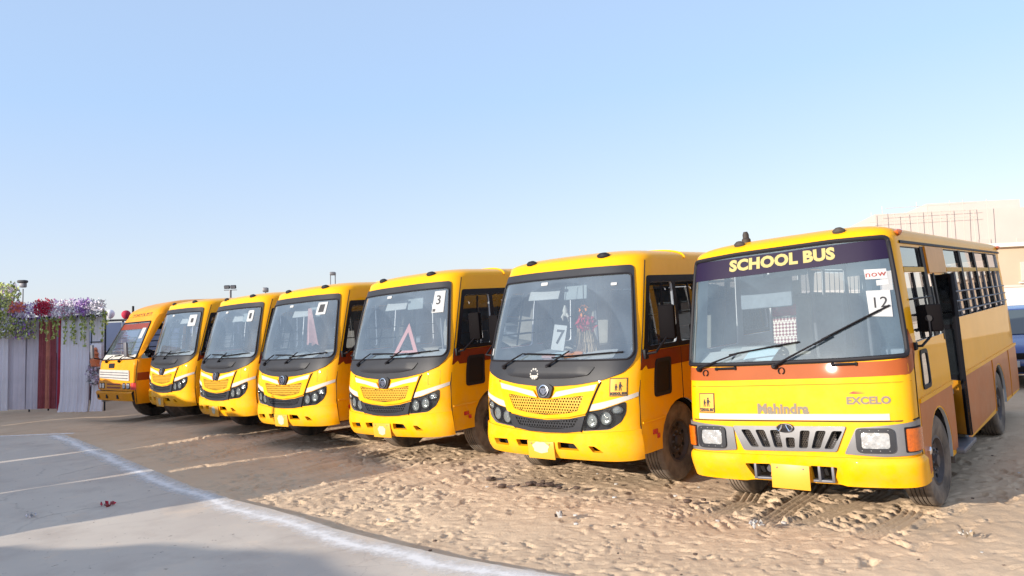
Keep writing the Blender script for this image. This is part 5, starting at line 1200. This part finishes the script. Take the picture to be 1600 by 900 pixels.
for (a, c, m, lab) in ((197, 492, 'rose', 'red balloon on top of the pale blue fence'), (172, 491, 'whitep', 'white balloon on top of the pale blue fence')):
    p = at(a, c, 24.6); b = MB(); prof = [(.0005, -.15)] + [(.14 * math.sin(t) * (1 - .12 * math.cos(t)), -.15 * math.cos(t)) for t in np.linspace(.2, 2.94, 12)] + [(.0005, .15)]
    T = Matrix.Translation(p) @ Matrix.Rotation(-math.pi / 2, 4, 'Y'); bb_ = empty('balloon', p, (0, 0, 0), lab, 'balloon')
    b.lathe(prof, M[m], Matrix.Rotation(-math.pi / 2, 4, 'Y'), 16); b.build('balloon_skin', bb_); b = MB(); b.tube([(0, 0, -.15), (.01, 0, -.22)], [.02, .008], M[m], 6); b.build('knot', bb_)
def pole(pxx, pytop, Y, build, **kw):
    p = at(pxx, pytop, Y); g = gz(p.x, p.y); o = upright('light_pole', p.x, p.y, **kw); H = p.z - g
    off = UPR; o.location.x -= UPR[1] * H; o.location.y -= -UPR[0] * H; build(o, H); return o
def floodhead(o, H):
    b = MB(); b.tube([(0, 0, 0), (0, 0, H)], .05, M['steel'], 8); b.build('mast', o); b = MB(); b.box((0, 0, H), (.5, .04, .03), M['steel']); b.build('crossarm', o)
    for s in (-1, 1):
        b = MB(); b.box((s * .125, -.03, H + .12), (.22, .1, .14), M['black_pl'], Matrix.Rotation(.3, 3, 'X'), .02); h = b.build('floodlight', o); b = MB(); b.box((s * .125, -.09, H + .11), (.19, .01, .11), M['steel'], Matrix.Rotation(.3, 3, 'X')); b.build('lamp_glass', h)
pole(360, 453, 30, lambda o, H: (floodhead(o, H)), label='twin floodlight mast standing behind the bus with the oblong sticker', cat='floodlight')
def speaker(o, H):
    b = MB(); b.tube([(0, 0, 0), (0, 0, H)], .02, M['steel'], 8); b.build('mast', o); b = MB(); b.box((0, 0, H + .13), (.18, .17, .17), M['steel'], bev=.03); b.build('lamp_body', o); b = MB(); b.box((0, -.03, H + .25), (.29, .22, .10), M['black_pl'], bev=.04); b.build('lamp_hood', o)
pole(36, 451, 26, speaker, label='dark hooded lamp on a thin mast above the stage flowers', cat='floodlight')
pole(208, 478, 27, lambda o, H: [(b := MB()).tube([(0, 0, 0), (0, 0, H)], .04, M['black'], 8), b.build('mast', o)], label='short plain dark pole rising behind the old orange bus', cat='pole')
def twin(o, H):
    for s in (-1, 1):
        b = MB(); b.tube([(s * .12, 0, 0), (s * .12, 0, H), (s * .05, -.05, H + .1)], .025, M['steel'], 6); b.build('mast', o)
    b = MB(); b.box((.02, -.08, H + .08), (.26, .3, .16), M['steel'], bev=.03); b.build('lamp_head', o)
pole(520, 430, 38, twin, label='thin twin rod lamp rising behind the bus with the pink cloth', cat='lamp')
pole(415, 454, 38, lambda o, H: [(b := MB()).tube([(0, 0, 0), (0, 0, H)], .03, M['steel'], 6), b.build('mast', o), (c := MB()).box((0, 0, H + .04), (.26, .25, .24), M['steel'], None, .05), c.build('lamp_head', o)], label='small single lamp on a mast above the bus with an oblong white sticker', cat='lamp')
# ------------------------------------------------------------------ unseen panels added left of the camera to throw shade on ground and stage
Ld = (.839, .545)
def gz_fast(x, y): return float(base(x, y))
def shade_panel(q0, q1, s, h0, h1, label, th=.25):
    P = lambda q, ss: (q * .545 + ss * .839, -q * .839 + ss * .545)
    n = max(2, int(abs(q1 - q0) / .3)); nz_ = 14; vs = []; F = []
    for side in (0, 1):
        for j in range(nz_ + 1):
            t = j / nz_
            for i in range(n + 1):
                a = i / n; q = q0 + (q1 - q0) * a; h = h0 + (h1 - h0) * a if not callable(h0) else h0(a)
                e = max(0, 1 - 3 * min(a, 1 - a) * n / 3); q += e * (.05 * math.sin(j * 1.3 + q0) + .035 * math.sin(j * 2.9 + q0 * 3)) ; wv = .05 * math.sin(i * 2.1)
                h += .03 * math.sin(i * 1.7)
                x, y = P(q, s + wv + th * side); vs.append((x, y, gz_fast(x, y) + h * t))
    N1 = (nz_ + 1) * (n + 1); id_ = lambda sd, j, i: sd * N1 + j * (n + 1) + i
    for j in range(nz_):
        for i in range(n):
            F += [(id_(0, j, i), id_(0, j, i + 1), id_(0, j + 1, i + 1), id_(0, j + 1, i)), (id_(1, j, i + 1), id_(1, j, i), id_(1, j + 1, i), id_(1, j + 1, i + 1))]
        for i in (0, n): F.append((id_(0, j, i), id_(0, j + 1, i), id_(1, j + 1, i), id_(1, j, i)))
    for i in range(n): F.append((id_(0, nz_, i), id_(0, nz_, i + 1), id_(1, nz_, i + 1), id_(1, nz_, i)))
    mb = MB(); mb.add(vs, F, M['drape_white']); return tag(mb.build('shade_wall', smooth=.5), label, 'wall', 'unseen panels added for their shade')
shade_panel(-12.06, -9.52, -5, 2.62, 2.6, 'unseen white panel added to cast shade outside the left edge, nearest one')
shade_panel(-15.07, -12.2, -5, 2.72, 2.70, 'unseen white panel added to cast shade outside the left edge, middle one')
shade_panel(-22.5, -15.2, -5, 2.78, 2.75, 'unseen white panel added to cast shade outside the left edge, longest one')
shade_panel(-32, -22.6, -5, 4.6, 4.6, 'tall unseen white panel outside the left edge, added to shade the stage')  # added tall so the stage drapes stay in shade
shade_panel(-9.3, -5.2, -8, lambda t: 2.0 + .83 * math.sin(min(1, t * 1.15) * 1.6) - .0 * t, 0, 'unseen round-topped white panel outside the left edge, added for its curved shadow', .6)  # added shape whose curved shadow falls across the foreground
pl_ = empty('banner_pole', (-12.95 * .545 - 4.5 * .839, 12.95 * .839 - 4.5 * .545, 0)); pl_.location.z = gz(pl_.location.x, pl_.location.y); tag(pl_, 'slim grey banner pole outside the left edge', 'pole'); b = MB(); b.tube([(0, 0, 0), (0, 0, 3.15)], .035, M['steel'], 8); b.build('mast', pl_)
# ------------------------------------------------------------------ blue car and buildings at the right
M['blue'] = mat('blue_car_paint', (.025, .07, .26), .25, metal=.2, coat=1); M['carglass'] = mat('car_glass', (.05, .07, .08), .05, coat=1)
def car():
    x, y = 9.35, 14.3; o = empty('parked_car', (x, y, gz(x, y)), (0, 0, -.66), 'dark blue car parked behind the rear corner of the number 12 bus', 'car')
    st = [(0, .62, .30, .62), (.06, .74, .24, .70), (.25, .80, .20, .78), (.9, .84, .2, .90), (1.15, .85, .2, .95), (3.4, .85, .2, .98), (3.9, .80, .22, .95), (4.0, .74, .3, .85)]
    vs = []; 
    for (yy, w, z0, z1) in st:
        zm = (z0 + z1) / 2; vs += [(-w * .9, yy, z0), (-w, yy, z0 + .12), (-w, yy, z1 - .14), (-w * .9, yy, z1 - .02), (-w * .5, yy, z1 + .02), (w * .5, yy, z1 + .02), (w * .9, yy, z1 - .02), (w, yy, z1 - .14), (w, yy, z0 + .12), (w * .9, yy, z0)]
    n = 10; F = [(i * n + k, i * n + (k + 1) % n, (i + 1) * n + (k + 1) % n, (i + 1) * n + k) for i in range(len(st) - 1) for k in range(n)] + [tuple(range(n)), tuple(range((len(st) - 1) * n, len(st) * n))]
    b = MB(); b.add(vs, F, M['blue']); b.build('body', o, smooth=.9)
    cb = [(1.05, .74, .96), (1.75, .62, 1.42), (2.1, .62, 1.48), (3.1, .60, 1.46), (3.75, .68, .98)]
    vs = [];
    for yy, w, z in cb: vs += [(-w, yy, z), (w, yy, z)]
    lowr = [(-.76, 1.05, .93), (.76, 1.05, .93), (-.76, 3.75, .93), (.76, 3.75, .93)]
    b = MB(); b.add([vs[0], vs[1], vs[3], vs[2]], [(0, 1, 2, 3)], M['carglass']); b.build('windscreen', o)
    b = MB(); b.add([Vector(v) + Vector((0, 0, .02)) for v in vs[2:8]] + [Vector(v) - Vector((0, 0, .02)) for v in vs[2:8]], [(0, 1, 3, 2), (2, 3, 5, 4), (6, 8, 9, 7), (8, 10, 11, 9), (0, 6, 7, 1), (4, 5, 11, 10), (0, 2, 8, 6), (2, 4, 10, 8), (1, 7, 9, 3), (3, 9, 11, 5)], M['blue']); b.build('roof', o)
    for s in (-1, 1):
        b = MB(); b.add([(s * .75, 1.15, .96), (s * .62, 1.78, 1.40), (s * .61, 3.1, 1.42), (s * .68, 3.7, .97)], [(0, 1, 2, 3)], M['carglass']); b.build('side_window', o)
        b = MB(); b.tube([(s * .745, 1.06, .95), (s * .625, 1.76, 1.43)], .03, M['blue']); b.build('windscreen_pillar', o)
        b = MB(); b.box((s * .60, .08, .62), (.30, .12, .14), M['lens'], bev=.03); b.build('headlight', o); b = MB(); b.box((s * .92, 1.25, .98), (.18, .1, .12), M['blue'], bev=.03); b.build('mirror', o)
        for yy in (.75, 3.2):
            w = MB(); w.lathe([(.0005, -.02), (.05, .1), (.0005, .1)], M['chassis'], n=10); w = w.build('wheel', o); w.location = (s * .74, yy, .29); w.rotation_euler = (0, 0, 0 if s > 0 else math.pi); w.scale = (.8, .73, .73); t = link('tyre', TYRE, w); r = link('rim', RIM, w)
    b = MB(); b.add([vs[8], vs[9], vs[7], vs[6]], [(0, 1, 2, 3)], M['carglass']); b.build('rear_window', o)
    b = MB(); b.box((0, .0, .60), (.8, .04, .12), M['black'], bev=.01); b.box((0, -.01, .36), (1.2, .06, .12), M['black'], bev=.02); b.build('grille', o)
    b = MB(); b.box((0, -.03, .26), (1.5, .05, .03), M['chrome'], bev=.008); b.build('bumper_strip', o)
    b = MB(); b.box((-.12, -.05, .46), (.50, .012, .12), M['paper'], bev=.003); p = b.build('number_plate', o); V, F = text_mesh('55', .11, .002); b = MB(); b.add([(v[0] + .02, -.058, v[1] + .46) for v in V], F, M['ink']); b.build('lettering', p, smooth=0)
car()
M['bcream'] = mat('hazed_cream_render', (.57, .49, .445), .9, var=.08, vscale=.3); M['bbeige'] = mat('beige_render', (.54, .41, .30), .9, var=.12, vscale=.4); M['bwhite'] = mat('whitewash', (.68, .63, .58), .9, var=.1, vscale=.4); M['bsh'] = mat('hazed_window_void', (.53, .455, .41), .9); M['pole'] = mat('hazed_bamboo', (.55, .47, .41), .8)  # cream, window and pole tones paled alike: distance haze put into the colour
def building():
    o = upright('unfinished_building', 36, 68, -.15, label='pale unfinished building with scaffolding on top behind the number 12 bus', cat='building')
    b = MB(); b.box((13, 4, 3.9), (32, 10, 9.0), M['bcream']); b.box((6.5, 5, 8.9), (8, 6, 1.4), M['bcream']); b.build('wall', o)
    for z in (2.2, 5.0):
        for k in range(9):
            w = MB(); w.box((-1 + k * 3.4, -1.02, z), (1.3, .12, 1.4), M['bsh']); w = w.build('window', o); f = MB(); f.box((-1 + k * 3.4, -1.1, z - .78), (1.6, .25, .12), M['bwhite']); f.build('sill', w)
    for z in (3.6,): f = MB(); f.box((13, -1.06, z), (32.2, .3, .25), M['bwhite']); f.build('ledge', o)
    k0 = 0
    for k in range(11):
        f = MB(); f.tube([(-3.5 + k * .95 + .15 * math.sin(k * 7), -1.6, -1), (-3.5 + k * .95, -1.6 + .2 * math.sin(k * 3), 8.5 + .5 * math.sin(k * 1.9) + .06 * k)], .022, M['pole'], 5); f.build('scaffold_pole', o)
    for z in (8.6, 9.2, 9.8): f = MB(); f.tube([(-3.7 + (z - 8.6) * 1.2, -1.6, z - 1.0), (5.3, -1.6, z - .9)], .02, M['pole'], 5); f.build('scaffold_pole', o)
    for k in range(6): f = MB(); f.tube([(13 + k * .9, -1.6, 4), (13 + k * .9, -1.6, 9.4 - .2 * k)], .022, M['pole'], 5); f.build('scaffold_pole', o)
    b = MB(); b.box((19, 1, 9.0), (1.4, 1.4, 1.2), M['bbeige']); b.build('roof_tank', o)
    o = upright('low_building', 33, 47, -.2, label='beige low building right of the rear of the number 12 bus', cat='building')
    b = MB(); b.box((6, 3, 1.9), (18, 6, 4.2), M['bbeige']); b.build('wall', o); b = MB(); b.box((6, 2.9, 4.1), (18.6, 6.5, .25), M['bwhite']); b.build('roof', o)
    for k in range(4): w = MB(); w.box((-.5 + k * 3, -.04, 2.4), (1.2, .12, 1.2), M['bsh']); w = w.build('window', o); f = MB(); f.box((-.5 + k * 3, -.08, 1.7), (1.5, .25, .1), M['bwhite']); f.build('sill', w)
    o = upright('compound_wall', 22, 33, -.25, label='low whitewashed wall behind the blue car', cat='wall')
    b = MB(); b.box((8, 0, .8), (24, .25, 1.7), M['bwhite']); b.build('wall_face', o); b = MB(); b.box((8, 0, 1.7), (24.1, .36, .1), M['bcream']); b.build('coping', o)
building()
# ------------------------------------------------------------------ small litter
M['lump'] = mat('dark_lump', (.13, .085, .065), .95, var=.4, vscale=20, bump=.6, bscale=30); M['litter'] = mat('pale_litter', (.6, .58, .55), .8, var=.3, vscale=20)
def lump(s, m, seed):
    rs = random.Random(seed); b = bmesh.new(); bmesh.ops.create_icosphere(b, subdivisions=2, radius=s)
    for v in b.verts: v.co *= rs.uniform(.72, 1.2); v.co.z *= .42
    mb = MB(); b.verts.index_update(); mb.add([v.co.copy() for v in b.verts], [[v.index for v in f.verts] for f in b.faces], M[m]); b.free(); return mb.build('lump', me_only=True, smooth=1.0)
CL = [lump(.055, 'lump', k) for k in range(4)]; LT = [lump(.03, 'litter', 9), lump(.022, 'lump', 12)]
rs = random.Random(5)
for i, (x, y) in enumerate([(.02, 8.88), (.10, 8.98), (-.16, 8.95), (.24, 8.9), (-.35, 9.2), (1.75, 8.0), (.5, 8.6)]):  # flat lumps stand in for dark dents and moist spots in the sand
    for j in range(2):
        a, c = x + rs.uniform(-.12, .12), y + rs.uniform(-.1, .1); o = link('sand_spot_lump', CL[(i + j) % 4]); o.location = (a, c, gz(a, c) + .01); o.rotation_euler = (0, 0, rs.uniform(0, 6)); o.scale = (rs.uniform(.5, 1.1),) * 3
        tag(o, 'dark earth clod standing in for a dark spot in the sand before the buses', 'lump', 'dark lumps for spots in the sand')
for i in range(46):
    a, c = rs.uniform(-1.5, 5.5), rs.uniform(5.6, 9.5)
    if pip(SLAB, np.array([a]), np.array([c]))[0]: continue
    o = link('pebble', LT[i % 2]); o.location = (a, c, gz(a, c) + .012); o.rotation_euler = (0, 0, rs.uniform(0, 6)); o.scale = (rs.uniform(.4, 1.0),) * 3; tag(o, 'small pebble lying on the sand', 'pebble', 'pebbles scattered on the sand')
def scraps(x, y, name, label, cat, m, n, r, sz, z=.02):
    mb = MB(); petals(mb, (0, 0, .015), (r, r * .8, .02), n, [M[k] for k in m], sz); o = mb.build(name, smooth=0); o.location = (x, y, gz(x, y) + z); tag(o, label, cat)
scraps(.31, 7.45, 'paper_scrap', 'crumpled dark paper scrap on the sand in front of the number 7 bus', 'litter', ['litter', 'lump'], 12, .05, .07)
scraps(2.05, 6.85, 'paper_scrap', 'white crumpled scrap on the sand before the number 12 bus', 'litter', ['litter', 'greyleaf'], 14, .07, .06)
scraps(-4.92, 8.92, 'petal_scatter', 'dark red petals lying on the shaded pavement', 'petals', ['rose', 'drape_brown'], 16, .11, .06, .05)
scraps(3.55, 6.2, 'paper_scrap', 'pale torn scrap on the sand right of the tyre tracks', 'litter', ['litter', 'straw'], 12, .08, .05)
scraps(-5.6, 8.6, 'petal_scatter', 'tiny pale petals lying on the sunlit strip of pavement', 'petals', ['whitep', 'greyleaf'], 8, .08, .05, .05)
